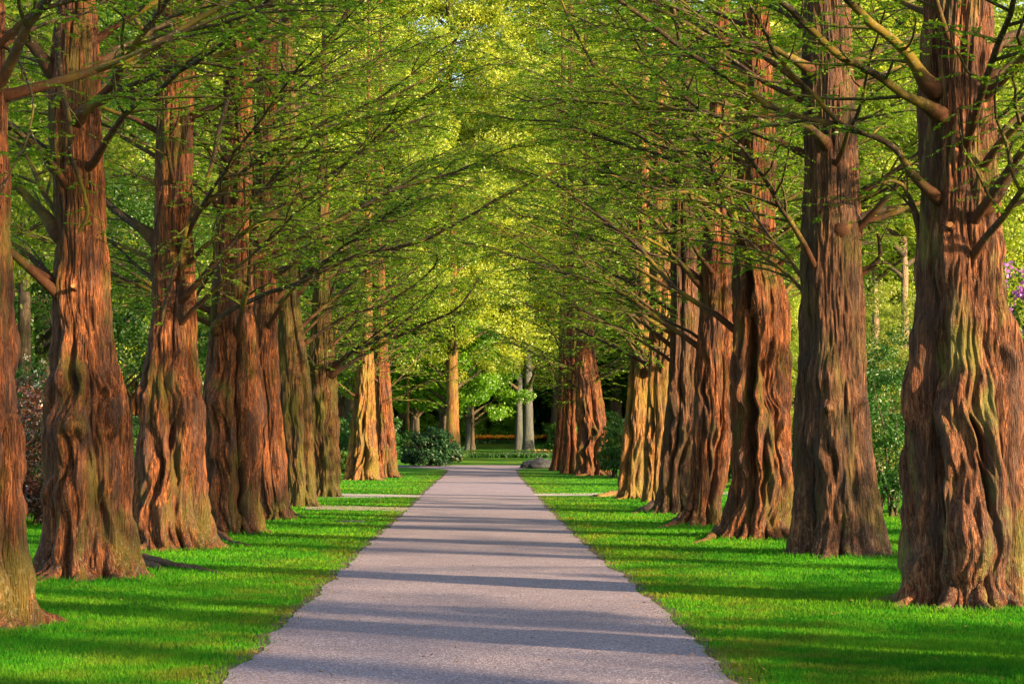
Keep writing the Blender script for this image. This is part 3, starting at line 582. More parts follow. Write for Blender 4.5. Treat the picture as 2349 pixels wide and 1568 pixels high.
# ---- right row
redwood('huge fluted redwood filling the right edge with a sawn stub and greenish flank', 1397,
    [(1397, 2040, 2420), (1375, 2052, 2395), (1300, 2076, 2360), (1200, 2086, 2346), (1100, 2084, 2342), (1000, 2080, 2337), (940, 2068, 2334), (890, 2070, 2330), (850, 2084, 2325), (800, 2090, 2320), (700, 2102, 2310), (600, 2110, 2300), (500, 2115, 2292), (400, 2118, 2286), (300, 2120, 2280), (200, 2116, 2275), (100, 2120, 2275), (0, 2126, 2270)],
    213, bark('bark_right_giant', (.024, .010, .006), (.17, .055, .023), (.50, .21, .10), moss=(.22, .22, .045), moss_lo=.53, moss_hi=.66, moss_amt=.65, lichen=.6), NEAR[2], nth=400, zf=.013, K=9, amp=.85,
    holes=[(2212, 1010, 7, 60, .2), (2219, 1110, 6, 60, .14), (2290, 830, 7, 40, .1), (2135, 1150, 6, 60, .1), (2110, 1000, 9, 120, .1)], bumps=[(2180, 1030, 16, 60, .06), (2150, 1060, 12, 70, .06), (2250, 1100, 20, 90, .06), (2305, 800, 14, 50, .05)],
    stubs=[(2166, 540, 14)],
    limbs=[([(2135, 445), (2081, 390), (2062, 352), (2024, 323), (1967, 300), (1919, 288), (1858, 273), (1805, 259), (1739, 228), (1667, 181), (1596, 138), (1548, 107), (1490, 60), (1440, 20), (1400, -20)], 15, 9, (-.3, -1.5)),
           ([(2135, 250), (2081, 223), (2024, 185), (1976, 152), (1929, 128), (1881, 90), (1834, 43), (1770, -10)], 19, 14, (-.4, -2.)),
           ([(2130, 200), (2090, 133), (2048, 90), (1995, 52), (1948, 5), (1930, -20)], 22, 18, (-.2, -1.)),
           ([(1935, 290), (1881, 233), (1843, 195), (1815, 166), (1777, 124), (1757, 71), (1720, 10)], 11, 7, (-.72, -2.), dict(collar=0, sub=1.)),
           ([(2255, 215), (2290, 171), (2330, 152), (2400, 130)], 22, 16, (-.2, 0)), ([(2262, 120), (2309, 86), (2400, 70)], 20, 16, (0, .4)), ([(2262, 400), (2290, 323), (2319, 280), (2400, 220)], 15, 11, (-.1, .3)),
           ([(2262, 490), (2300, 437), (2328, 385), (2352, 378)], 15, 12, (-.3, -.4), dict(dress=0)),
           ([(2120, 560), (2097, 475), (2081, 433), (2070, 415), (2029, 409), (2026, 433), (1990, 452), (1940, 460)], 13, 4, (0, -.3), dict(dens=.6, sub=.6))])
redwood('dark upright redwood with a shell-shaped knot, second on the right', 1278,
    [(1278, 1806, 2052), (1262, 1810, 2040), (1200, 1815, 2024), (1100, 1824, 2002), (1000, 1822, 1994), (900, 1829, 1984), (800, 1838, 1980), (700, 1840, 1977), (600, 1842, 1972), (500, 1845, 1970), (400, 1850, 1965), (300, 1848, 1960), (200, 1845, 1955), (100, 1843, 1950), (0, 1846, 1945)],
    202, B_GREY, NEAR[0], nth=360, zf=.015, K=11, amp=.55, holes=[(1895, 1065, 6, 30, .1), (1846, 1100, 7, 60, .06)], bumps=[(1885, 935, 12, 14, .08), (1960, 920, 10, 12, .06), (1870, 1055, 10, 30, .06)],
    limbs=[([(1880, 315), (1860, 293), (1834, 283), (1786, 285), (1753, 285), (1710, 257), (1667, 238), (1605, 219), (1572, 190), (1558, 166), (1567, 109), (1548, 48), (1540, -10)], 15, 9, (-.6, -1.)),
           ([(1858, 160), (1838, 143), (1777, 109), (1715, 100), (1644, 95), (1596, 71), (1558, 43), (1500, 20)], 15, 8, (-.2, -1.3)),
           ([(1925, 530), (1967, 504), (2005, 485), (2071, 482), (2130, 492)], 19, 14, (-.4, .6), dict(sub=.8)), ([(1950, 150), (2000, 120), (2060, 100), (2110, 80)], 18, 12, (0, .6)), ([(1955, 205), (2010, 180), (2075, 150)], 15, 12, (0, .8)),
           ([(1965, 630), (2000, 610), (2022, 580), (2020, 540), (2010, 510), (1980, 500)], 12, 6, (.1, -.2), dict(dens=.5, sub=.5))])
redwood('deeply hollowed redwood with a tall black cavity and a claw-like root, third on the right', 1238,
    [(1245, 1632, 1822), (1225, 1648, 1817), (1200, 1656, 1816), (1150, 1672, 1815), (1100, 1684, 1815), (1000, 1684, 1812), (900, 1680, 1810), (800, 1683, 1808), (700, 1686, 1803), (650, 1686, 1795), (600, 1690, 1780), (500, 1695, 1775), (400, 1695, 1775), (300, 1692, 1775), (200, 1692, 1770), (100, 1700, 1765), (0, 1714, 1760)],
    203, B_RED, NEAR[3], nth=320, zf=.016, K=7, amp=1.2, holes=[(1713, 650, 9, 55, .34), (1720, 820, 12, 95, .36), (1716, 1000, 11, 80, .32), (1783, 1080, 5, 40, .12), (1745, 1100, 5, 60, .1)], bumps=[(1735, 950, 14, 100, .1), (1792, 900, 8, 60, .06)],
    roots=[([(1655, 1225), (1640, 1235), (1615, 1244), (1580, 1248)], .12)], stubs=[(1714, 590, 8)],
    limbs=[([(1705, 575), (1677, 532), (1644, 475), (1591, 435), (1540, 442), (1480, 430), (1400, 400)], 11, 5, (-.2, -1.2)), ([(1700, 560), (1677, 452), (1663, 371), (1634, 328), (1591, 318), (1550, 330)], 10, 6, (-.3, -.8)),
           ([(1700, 445), (1653, 409), (1610, 380), (1577, 352), (1548, 347), (1525, 295), (1483, 257), (1430, 214), (1383, 176), (1345, 114), (1307, 52), (1290, 0)], 11, 6, (-.1, 1.5)),
           ([(1560, 350), (1520, 335), (1487, 328), (1459, 304), (1411, 295), (1326, 271), (1259, 242), (1200, 220)], 9, 4, (0, 1.5), dict(collar=0))])
redwood('sunlit two-stemmed redwood with dark seams and a creeping root, fourth on the right', 1205,
    [(1205, 1545, 1665), (1190, 1562, 1658), (1150, 1580, 1652), (1100, 1588, 1665), (1000, 1594, 1680), (900, 1597, 1681), (800, 1600, 1680), (700, 1609, 1676), (600, 1613, 1675), (400, 1620, 1672), (200, 1632, 1672), (100, 1638, 1672), (0, 1645, 1670)],
    204, B_RED, NEAR[1], nth=260, zf=.02, K=7, holes=[(1615, 900, 4, 40, .1), (1650, 960, 4, 30, .1), (1625, 1050, 4, 40, .1)], roots=[([(1570, 1195), (1545, 1206), (1520, 1210), (1495, 1214)], .12)],
    limbs=[([(1610, 460), (1548, 437), (1487, 418), (1421, 404), (1364, 385), (1316, 380), (1245, 375)], 9, 4, (-.2, -1.)), ([(1612, 660), (1560, 600), (1520, 560), (1470, 540), (1400, 520), (1330, 490)], 10, 4, (0, -1.))])
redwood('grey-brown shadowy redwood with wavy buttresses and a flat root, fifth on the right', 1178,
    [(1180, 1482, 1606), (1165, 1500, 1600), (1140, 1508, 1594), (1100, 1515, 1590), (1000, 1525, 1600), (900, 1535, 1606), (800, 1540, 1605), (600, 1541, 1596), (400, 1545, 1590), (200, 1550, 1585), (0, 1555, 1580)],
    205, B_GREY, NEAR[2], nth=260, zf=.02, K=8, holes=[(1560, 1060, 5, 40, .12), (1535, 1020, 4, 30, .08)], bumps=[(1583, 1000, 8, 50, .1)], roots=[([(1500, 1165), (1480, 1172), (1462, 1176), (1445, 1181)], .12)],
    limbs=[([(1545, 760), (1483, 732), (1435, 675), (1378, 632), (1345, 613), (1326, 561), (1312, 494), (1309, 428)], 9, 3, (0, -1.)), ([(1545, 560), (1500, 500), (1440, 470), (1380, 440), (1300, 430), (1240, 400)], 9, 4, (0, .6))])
redwood('slim golden-orange redwood squeezed beside the mossy one, sixth on the right', 1152,
    [(1152, 1470, 1524), (1140, 1473, 1518), (1100, 1478, 1520), (1000, 1480, 1526), (900, 1487, 1529), (800, 1489, 1535), (700, 1492, 1540), (600, 1495, 1537), (400, 1500, 1534), (0, 1508, 1530)],
    206, B_GOLD, FAR[0], nth=220, zf=.026, K=6, holes=[(1492, 970, 5, 34, .2), (1485, 1050, 4, 30, .12)], limbs=[([(1500, 800), (1460, 740), (1420, 706), (1393, 688), (1330, 660), (1270, 640)], 8, 3, (0, -1.))])
redwood('gold-mossed redwood whose drooping limb points at the path, seventh on the right', 1144,
    [(1146, 1410, 1482), (1130, 1418, 1478), (1050, 1424, 1476), (1000, 1430, 1481), (900, 1440, 1486), (800, 1449, 1490), (700, 1455, 1490), (600, 1458, 1489), (400, 1464, 1488), (0, 1470, 1484)],
    207, B_GOLD, FAR[1], nth=220, zf=.028, K=7, holes=[(1440, 1000, 3, 20, .1)], roots=[([(1425, 1136), (1400, 1137), (1375, 1139), (1350, 1137)], .11)],
    limbs=[([(1492, 853), (1470, 823), (1441, 779), (1419, 761), (1382, 743), (1346, 725), (1305, 692), (1260, 660)], 8, 4, (-.4, -1.4)), ([(1490, 845), (1465, 790), (1450, 740), (1440, 700)], 7, 4, (-.4, -.7))])
redwood('lone pitted sunlit redwood with several dark holes beyond the gravel crossing on the right', 1090,
    [(1092, 1314, 1408), (1075, 1322, 1398), (1000, 1325, 1393), (950, 1322, 1388), (900, 1324, 1380), (850, 1320, 1370), (800, 1321, 1362), (750, 1324, 1359), (700, 1328, 1356), (500, 1336, 1348), (200, 1340, 1344), (0, 1341, 1343)],
    208, B_RED, FAR[2], nth=260, zf=.028, K=7, holes=[(1356, 992, 5, 7, .35), (1343, 1020, 4, 9, .3), (1371, 1022, 6, 12, .2), (1360, 1062, 4, 12, .3), (1339, 940, 3, 10, .2)], bumps=[(1370, 1000, 8, 10, .15)])
redwood('dark-footed redwood just left of the pitted one beyond the crossing', 1086,
    [(1086, 1284, 1328), (1070, 1289, 1326), (1000, 1295, 1322), (900, 1298, 1320), (800, 1300, 1318), (500, 1302, 1316), (0, 1304, 1312)],
    209, B_RED, FAR[0], nth=160, zf=.035, K=6, holes=[(1308, 1000, 3, 30, .2)])
redwood('slimmest and farthest redwood of the right row, next to the dark rock', 1079,
    [(1079, 1258, 1296), (1065, 1264, 1293), (1000, 1274, 1298), (900, 1281, 1300), (800, 1283, 1299), (500, 1286, 1298), (0, 1288, 1296)],
    210, B_RED, FAR[1], nth=140, zf=.035, K=6)
# ---- the row goes on beside the camera: these throw the near shadow bars over the path
for k, (x, y, v) in enumerate(((4.8, 13.2, 3), (5.0, 7.4, 0), (4.7, 1.2, 1))):
    px = 1108+x*FPX/y
    prof = [(1010+(CAM_H-z)*FPX/y, px-w*FPX/y, px+w*FPX/y) for z, w in ((0, .85), (.3, .62), (1, .52), (2, .48), (3, .42), (5, .36), (9, .30))]
    redwood(['redwood of the right row just outside the right edge', 'redwood of the right row a few steps ahead of the camera', 'redwood of the right row level with the camera'][k], 1010+CAM_H*FPX/y, prof, 301+k, B_RED, NEAR[v], nth=160, zf=.05, K=8, Yc=y)

for k, (x, y, v) in enumerate(((13.2, -1, 0), (12.6, 9, 1), (13.4, 19, 2), (13.0, 30, 0), (14.5, 40, 1))):  # unseen trees added to spread shade over the path
    px = 1108+x*FPX/y if y > 2 else 3000
    yy = max(y, 3)
    prof = [(1010+(CAM_H-z)*FPX/yy, 1108+x*FPX/yy-w*FPX/yy, 1108+x*FPX/yy+w*FPX/yy) for z, w in ((0, .7), (.3, .5), (1, .42), (3, .36), (6, .28), (9, .24))]
    redwood('unseen redwood added for shade to the right, outside the photo', 1010, prof, 331+k, B_RED, FAR[v], nth=96, zf=.08, K=7, Yc=yy if y > 2 else yy, group='redwoods of an outer row')
# ------------------------------------------------------------------ woodland trees and shrubs
def leaf_cloud(rng, centers, radii, n, leaf, matl, up=.3, name='crown', shell=.55, extra=None):
    """leaf-sized faces clustered round many centres"""
    k = rng.randint(0, len(centers), n); c = centers[k]; rr = radii[k]
    v = rng.normal(0, 1, (n, 3)); v /= np.linalg.norm(v, axis=1, keepdims=True); rad = (shell+(1-shell)*rng.rand(n))**.7
    P = c+v*(rr*rad)[:, None]*np.array([1, 1, .7]); N = v*.6+np.array([0, 0, up])+rng.normal(0, .5, (n, 3)); D = rng.normal(0, 1, (n, 3)); D[:, 2] -= .3
    V, F = leaf_quads(P, D, N, leaf*rng.uniform(.6, 1.3, n), leaf*.62*rng.uniform(.6, 1.3, n))
    ct = rng.rand(len(centers))[k]; t_ = np.clip(.25+.5*ct+rng.normal(0, .16, n), 0, 1)
    return V, F, t_
def broadleaf(seed, H, z0, rad, ncl, nleaf, leaf, matl, matb, tr=.35, upright=1.):
    rng = np.random.RandomState(seed)
    m = 18; z = np.linspace(-.1, H*.85, m); P = np.stack([.25*pn(z*.2, seed, 0), .25*pn(z*.2, seed, 5), z], 1); R_ = tr*(1-.8*z/(H*.85))+tr*.5*np.exp(-np.clip(z, 0, 9)/.5)
    V, F = tubes(P[None], R_[None], 16); tm = mesh_np('trunk', V, [F], matb)
    cen, lim = [], []
    for i in range(26):
        zz = z0+.2+(H*.8-z0)*(i/26); az = rng.rand()*6.28; f = (zz-z0)/(H-z0); L = rad*(1-f**2.2)*rng.uniform(.6, 1.05)+.5
        Q = grow(np.array([0, 0, zz]), az, .6, L, rng, 10); lim.append((Q, limb_radii(10, .05+.01*L, .012)))
        for s in range(2): cen.append(Q[rng.randint(4, 10)])
        for s in range(2):
            Q2 = grow(Q[rng.randint(3, 8)], az+rng.uniform(-1.2, 1.2), .4, L*.5, rng, 8); lim.append((Q2, np.linspace(.03, .008, 8))); cen += [Q2[-1], Q2[5]]
    while len(cen) < ncl:
        v = rng.normal(0, 1, 3); v /= np.linalg.norm(v); v *= rng.uniform(.45, 1)
        f = (v[2]*.5+.5); cen.append(np.array([v[0]*rad*(1-.35*f), v[1]*rad*(1-.35*f), z0+(H-z0)*f]))
    cen = np.array(cen); rr = rng.uniform(.35, 1.15, len(cen))*rad/4.5
    V, F, t_ = leaf_cloud(rng, cen, rr, nleaf, leaf, matl)
    VV, FF, mi = [V], [F], [np.zeros(len(F))]; off = len(V)
    for Q, R_ in lim:
        a, b = tubes(Q[None], R_[None], 5); VV.append(a); FF.append(b+off); off += len(a); mi.append(np.ones(len(b)))
    n = sum(len(x) for x in FF)
    cm = mesh_np('crown', np.concatenate(VV), FF, [matl, matb], False, np.concatenate(mi), np.concatenate([t_, np.zeros(n-len(t_))]))
    return tm, cm
def plant_tree(v, x, y, label, group, s=1., rz=0., sz=1., name='woodland_tree', cat='tree'):
    t = thing(name, (x, y, float(tz(y))), label, cat, group, rz); t.scale = (s, s, s*sz)
    link('trunk', v[0], t); link('crown', v[1], t); return t
B_WOOD = bark('bark_wood', (.045, .030, .018), (.12, .08, .045), (.24, .17, .10), moss_amt=.5)
B_TAN = bark('bark_tan', (.15, .09, .05), (.34, .21, .12), (.5, .34, .2), moss_amt=.2)
WN = [broadleaf(51+k, 17, 2.2, 4.4, 210, 60000, .13, LF_FOR, B_WOOD) for k in range(2)]
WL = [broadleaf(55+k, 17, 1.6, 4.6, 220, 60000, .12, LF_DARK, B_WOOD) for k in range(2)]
WF = [broadleaf(61+k, 19, 2.6, 5.0, 240, 110000, .15, LF_FOR, B_WOOD) for k in range(3)]
WT = [broadleaf(91+k, 33, 9.0, 6.5, 330, 150000, .16, LF_FOR, B_WOOD, .5) for k in range(2)]
WD = [broadleaf(71+k, 16, .6, 4.8, 220, 60000, .20, LF_DARK, B_WOOD) for k in range(2)]  # dark leaf colour stands in for the shade deep in the wood
WM = broadleaf(81, 10, 2.3, 4.2, 150, 22000, .22, LF_MAPLE, B_WOOD, .2)
rg = random.Random(7)
# left wood, close, with shade put into most of its leaf colour
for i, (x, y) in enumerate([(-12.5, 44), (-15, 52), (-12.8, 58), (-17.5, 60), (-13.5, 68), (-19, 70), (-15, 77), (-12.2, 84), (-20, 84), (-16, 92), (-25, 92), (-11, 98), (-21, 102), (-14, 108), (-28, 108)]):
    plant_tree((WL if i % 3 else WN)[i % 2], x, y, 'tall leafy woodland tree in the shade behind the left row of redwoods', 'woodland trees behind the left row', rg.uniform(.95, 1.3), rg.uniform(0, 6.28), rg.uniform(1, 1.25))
# right wood, sunny and farther off
for i, (x, y) in enumerate([(12.5, 146), (24, 131), (29, 123), (34, 127), (41, 131), (24, 138), (32, 139), (17, 140), (48, 135)]):
    plant_tree(WF[i % 3], x, y, 'tall yellow-green woodland tree in sun behind the right row of redwoods', 'woodland trees behind the right row', rg.uniform(1.3, 1.5), rg.uniform(0, 6.28), rg.uniform(1, 1.15))
for i, (x, y) in enumerate([(13, 80), (18, 86), (22.5, 90), (11, 92), (27, 98), (16, 98), (31, 106), (21, 105), (12.5, 108)]):
    plant_tree(WN[i % 2], x, y, 'low bushy sunlit young tree behind the right row of redwoods', 'young trees behind the right row', rg.uniform(.45, .6), rg.uniform(0, 6.28), rg.uniform(.9, 1.1), 'young_tree')
# wood closing the view
n = 0
for y in (150, 166, 184):
    for x in np.arange(-46, 50, 8.5):
        xx = x+rg.uniform(-2.5, 2.5); yy = y+rg.uniform(-4, 4)
        if y == 150 and -9 < xx < 11: continue
        if y == 184: xx *= 1.15
        dk = y == 166 and -10 < xx < 10
        plant_tree(WD[n % 2] if dk else WF[n % 3], xx, yy, 'shade-painted tree of the wood closing the view beyond the tulips' if dk else 'sunlit green tree of the wood closing the view at the end of the path', 'woodland trees at the end of the path', rg.uniform(1.5, 1.9), rg.uniform(0, 6.28), rg.uniform(1.05, 1.35)); n += 1
for x, y, s in ((-7, 128, 1.), (-12.5, 124, 1.1), (10, 150, 1.2), (17, 151, 1.2), (-17, 134, 1.2)):
    plant_tree(WF[n % 3], x, y, 'tall yellow-green tree arching over the far bend of the path', 'woodland trees at the end of the path', s*1.2, rg.uniform(0, 6.28), 1.25); n += 1
for x, y in ((-6, 153), (1, 156), (8, 153)):
    plant_tree(WD[n % 2], x, y, 'shade-painted tree of the wood closing the view beyond the tulips', 'woodland trees at the end of the path', 1.25, n, 1.1); n += 1
for px, Y, s, rz in ((1022, 119, .95, 0.3), (955, 122, .9, 2.), (1084, 131, .72, 4.)):
    q = at(px, 1000, Y); plant_tree(WM, q.x, Y, ('small bright maple on the far lawn left of the grey pair of trunks' if px > 1050 else 'bright green maple with low layered boughs over the tulip lawn' if px > 1000 else 'bright green maple standing behind the rhododendron'), 'maples near the bend', s, rz)

def bole(px, py, w, H, mat, label, Y, lean=0., r1=.75, crown=None, cz=-5.):
    q = at(px, py, Y); q.z = float(tz(Y)); m = 26; z = np.linspace(-.15, H, m)
    r = w/2*Y/FPX; R_ = r*(r1+(1-r1)*np.exp(-z/3))*(1-.5*z/H)+r*.35*np.exp(-np.clip(z, 0, 9)/.4)
    P = np.stack([lean*z+.04*pn(z, px, 0), 0*z, z], 1); V, F = tubes(P[None], R_[None], 28); c = np.repeat(P, 28, 0)
    V = V+(V-c)*.12*pn(V[:, 0]*4, V[:, 1]*4, V[:, 2]*.8, px)[:, None]
    t = thing('beech_tree', q, label, 'tree', 'smooth-barked trees beyond the redwoods'); link('trunk', mesh_np('trunk', V, [F], mat), t)
    if crown is not None: c = link('crown', crown, t); c.rotation_euler[2] = px; c.location = (0, 0, cz)
    return t
bole(1190, 1036, 20, 17, B_BEECH, 'slim grey smooth trunk, left of the pair on the far lawn', 134, .006, crown=WT[0][1])
bole(1212, 1038, 27, 18, B_BEECH, 'thick grey smooth trunk, right of the pair on the far lawn', 132, -.004, crown=WT[1][1])
bole(1078, 1030, 22, 17, B_BEECH, 'grey trunk behind the maple leaves left of the tulips', 138, .0, crown=WT[1][1])
bole(1038, 1056, 38, 15, B_GOLD, 'golden-lit smooth trunk behind the rhododendron', 116, 0, crown=WF[0][1], cz=1.2)
for x, y, k in ((-2.5, 141, 0), (5.5, 146, 1), (-9, 139, 1)): plant_tree(WT[k], x, y, 'very tall pale yellow-green tree rising over the far lawn', 'woodland trees at the end of the path', 1.25, k*2+x)
bole(952, 1040, 24, 15, B_WOOD, 'brown trunk in shade left of the golden-lit one', 124, 0, crown=WF[1][1], cz=.8)
bole(936, 1040, 8, 12, B_GOLD, 'thin pale sapling stem behind the rhododendron', 118, 0)
bole(2011, 1050, 28, 11, B_TAN, 'pale tan trunk in sun, left of two behind the right redwoods', 84, 0, crown=WF[0][1], cz=5.5)
bole(2079, 1050, 32, 11, B_TAN, 'pale tan trunk in sun, right of two behind the right redwoods', 82, 0, crown=WF[2][1], cz=5.5)
bole(52, 1060, 40, 16, B_WOOD, 'dark trunk in the wood left of the knotted redwood', 52, 0)

def shrub(name, x, y, w, h, n, leaf, matl, label, seed, flowers=None, ncl=60, cat='shrub', d=None, stems=10):
    rng = np.random.RandomState(seed); d = d or w*.8; cen = []
    for _ in range(ncl):
        v = rng.normal(0, 1, 3); v /= np.linalg.norm(v); v *= rng.uniform(.55, .95); v[2] = abs(v[2])*1.0 if rng.rand() < .8 else v[2]*.1
        cen.append((v[0]*w/2*.85, v[1]*d/2*.85, .12*h+abs(v[2])*h*.82))
    cen = np.array(cen); rr = rng.uniform(.5, 1.2, ncl)*min(w, h)*.16
    V, F, t_ = leaf_cloud(rng, cen, rr, n, leaf, matl, name=name, up=.5)
    V[:, 2] = np.abs(V[:, 2])
    t = thing(name, (x, y, float(tz(y))), label, cat); link('foliage', mesh_np('foliage', V, [F], matl, False, None, t_), t)
    PL = np.array([grow(np.array([rng.normal(0, w*.08), rng.normal(0, d*.08), -.05]), rng.rand()*6.28, 1.25, h*.8, rng, 8) for _ in range(stems)]); R_ = np.tile(np.linspace(.03, .008, 8), (stems, 1))
    V, F = tubes(PL, R_, 6); link('stems', mesh_np('stems', V, [F], B_WOOD), t)['kind'] = 'stuff'
    if flowers:
        nf, fs, mf = flowers
        k = rng.randint(0, ncl, nf); v = rng.normal(0, 1, (nf, 3)); v[:, 1] = -abs(v[:, 1]); v /= np.linalg.norm(v, axis=1, keepdims=True)
        cc = cen[k]+v*(rr[k])[:, None]*1.02; q = 16
        P = np.repeat(cc, q, 0)+rng.normal(0, fs*.35, (nf*q, 3)); N = rng.normal(0, 1, (nf*q, 3)); D = rng.normal(0, 1, (nf*q, 3))
        V, F = leaf_quads(P, D, N, np.full(nf*q, fs*.5), np.full(nf*q, fs*.4)); link('blossoms', mesh_np('blossoms', V, [F], mf, False, None, rng.rand(nf*q)), t)['kind'] = 'stuff'
    return t
M_WHITE = plain('white_blossom', (.75, .76, .66), .6, .3); M_LILAC = plain('lilac_blossom', (.58, .22, .66), .6, .3)
def sx(px, Y): return at(px, 1010, Y).x
shrub('russet_shrub', sx(60, 38), 38.5, 2.8, 3.2, 12000, .085, LF_RUST, 'russet and dark green shrub left of the knotted redwood', 1)
shrub('russet_shrub', sx(-60, 37), 37.5, 2.6, 2.7, 8000, .085, LF_RUST, 'dark russet shrub at the very left edge behind the nearest trunk', 2)
shrub('flowering_shrub', sx(55, 47), 47, 3.2, 3.9, 14000, .075, LF_SHRUB, 'green shrub dotted with white blossom behind the russet shrub', 3, (150, .09, M_WHITE))
shrub('rhododendron', sx(987, 104), 104, 3.6, 2.35, 13000, .15, LF_RHODO, 'round dark glossy rhododendron beside the bend of the path', 4, ncl=90)
shrub('lilac_shrub', sx(2400, 33), 33.5, 2.4, 4.9, 12000, .08, LF_SHRUB, 'lilac bush with purple flower heads at the right edge', 5, (700, .17, M_LILAC))
for k, (x, y, h) in enumerate(((9.2, 3, 5.2), (9.8, 8, 4.4), (9.3, 12.5, 5.6), (10.4, 17.5, 4.8), (10.9, 24, 4.0))):  # unseen bushes added to break up the shadows on path and lawn
    shrub('lilac_shrub', x, y, 2.6, h, 7000, .09, LF_SHRUB, 'unseen lilac bush added to break up the shadows, outside the photo', 60+k, (30, .16, M_LILAC), ncl=40)['group'] = 'unseen lilacs added for broken shadows'
shrub('dark_shrub', sx(2035, 42), 42, 3.0, 4.5, 18000, .07, LF_SHRUB, 'dark green shrub between the two nearest right trunks', 6)
shrub('dark_shrub', sx(2200, 44), 44, 3.4, 4.0, 12000, .08, LF_SHRUB, 'dark green shrub hidden behind the giant right redwood', 7)
shrub('russet_shrub', sx(2352, 30), 30, 1.6, 2.1, 5000, .07, LF_RUST, 'low russet shrub under the lilac at the right edge', 8)
shrub('pale_shrub', sx(2040, 66), 66, 5.0, 8.2, 26000, .10, LF_PALE, 'tall pale yellow-green bush behind the dark shrub', 9, ncl=110)
shrub('evergreen_shrub', sx(1412, 84), 86, 1.5, 3.4, 7000, .10, LF_DARK, 'dark columnar evergreen between the pitted redwood and the gold-mossed one', 10)
shrub('evergreen_shrub', sx(1350, 118), 128, 6, 3.4, 12000, .18, LF_DARK, 'dark evergreen thicket behind the far right redwoods', 12)
shrub('green_shrub', sx(785, 96), 99, 3.4, 2.4, 9000, .13, LF_SHRUB, 'mid green shrub behind the knobbly mossy redwood', 13)
for k, (px, Y, w, h) in enumerate(((180, 56, 5, 3.2), (300, 64, 5, 2.8), (440, 70, 6, 2.6), (560, 82, 7, 2.8), (700, 92, 7, 3.), (860, 118, 8, 3.2))):
    shrub('undergrowth_shrub', sx(px, Y), Y, w, h, 13000, .12 if Y < 75 else .16, LF_SHRUB if k % 2 else LF_DARK, ['low dark shrub behind the knotted redwood', 'low green shrub beside the daffodils', 'low dark shrub behind the fluted left redwoods', 'green shrub behind the wide red redwood', 'dark shrub behind the shaded left redwoods', 'green shrub far behind the golden redwood'][k], 20+k)
for k, (px, Y, w, h) in enumerate(((1560, 84, 6, 2.6), (1700, 76, 6, 2.4), (1830, 68, 5, 2.6), (1480, 104, 6, 3.))):
    shrub('undergrowth_shrub', sx(px, Y), Y, w, h, 12000, .15, LF_SHRUB, ['green shrub behind the slim golden redwood', 'green shrub behind the hollowed redwood', 'green shrub behind the dark upright redwood', 'green shrub far behind the pitted redwood'][k], 40+k)
for k, (x, Y, w, lab) in enumerate(((-9, 158, 14, 'shade-painted thicket behind the maple'), (3, 160, 14, 'shade-painted thicket behind the orange tulips'), (14, 158, 13, 'shade-painted thicket beyond the far right redwoods'),
        (-24, 150, 18, 'shade-painted thicket beyond the golden redwood, deep in the wood'), (27, 150, 18, 'shade-painted thicket beyond the gold-mossed redwood, deep in the wood'), (42, 148, 18, 'shade-painted thicket beyond the dark upright redwood, deep in the wood'), (-40, 148, 18, 'shade-painted thicket beyond the left trunks, deep in the wood'))):
    shrub('evergreen_thicket', x, Y, w, 7.5, 24000, .28, LF_SHRUB if k < 3 else LF_DARK, lab, 50+k, ncl=160)  # dark leaf greens stand in for shade between the far trees

for k, (x, y) in enumerate(((-4.5, 151), (-1, 152.5), (2.2, 151.5), (6, 152), (9.5, 150.5))):
    shrub('undergrowth_shrub', x, y, 3.6, 2.4+.6*(k % 3), 7000, .2, LF_MAPLE, 'mid green bush just behind the orange tulips', 100+k)['group'] = 'bushes behind the tulips'
for k, x in enumerate((-58, -42, -26, -10, 6, 22, 38, 54)):
    shrub('evergreen_thicket', x, 196, 21, 15, 22000, .6, LF_DARK, 'shade-painted thicket at the back of the wood', 80+k, ncl=150)['group'] = 'thickets at the back of the wood'
# ------------------------------------------------------------------ flower beds
def bed(name, label, x0, x1, y0, y1, n, h, cols, fs, seed, leafm=None, head=.75):
    rng = np.random.RandomState(seed); x = rng.uniform(x0, x1, n); y = rng.uniform(y0, y1, n); z = tz(y)
    m = n*5; P = np.repeat(np.stack([x, y, z], 1), 5, 0)+rng.normal(0, .05, (m, 3))*[1, 1, 0]; D = np.stack([rng.normal(0, .22, m), rng.normal(0, .22, m), np.ones(m)], 1)
    V, F = leaf_quads(P, D, rng.normal(0, 1, (m, 3))*[1, 1, .1], h*head*rng.uniform(.6, 1.15, m), np.full(m, .045)); VV, FF, mi, tt = [V], [F], [np.zeros(m)], [rng.rand(m)]; off = len(V)
    c = np.stack([x, y, z+h*rng.uniform(.85, 1.1, n)], 1); col = rng.randint(0, len(cols), n)
    a = np.arange(5)*2*math.pi/5
    ring = np.stack([np.cos(a)*fs*.5, np.sin(a)*fs*.5, 0*a], 1)
    Vh = np.concatenate([c[:, None]+[0, 0, -fs*.6], c[:, None]+ring[None], c[:, None]+[0, 0, fs*.55]+ring[None]*.55], 1).reshape(-1, 3); b = (np.arange(n)*11)[:, None]
    tri = [(0, 1+i, 1+(i+1) % 5) for i in range(5)]; qd = [(1+i, 1+(i+1) % 5, 6+(i+1) % 5, 6+i) for i in range(5)]
    T = np.concatenate([b+np.array(q)[None] for q in tri])+off; Q = np.concatenate([b+np.array(q)[None] for q in qd])+off
    o = link(name, mesh_np(name, np.concatenate([V, Vh]), [F, T, Q], [leafm or LF_SHRUB]+cols, False, np.concatenate([mi[0], np.tile(col, 5)+1, np.tile(col, 5)+1]), np.concatenate([tt[0], np.full(len(T)+len(Q), .5)])))
    return tag(o, label, 'flower bed', None, 'stuff')
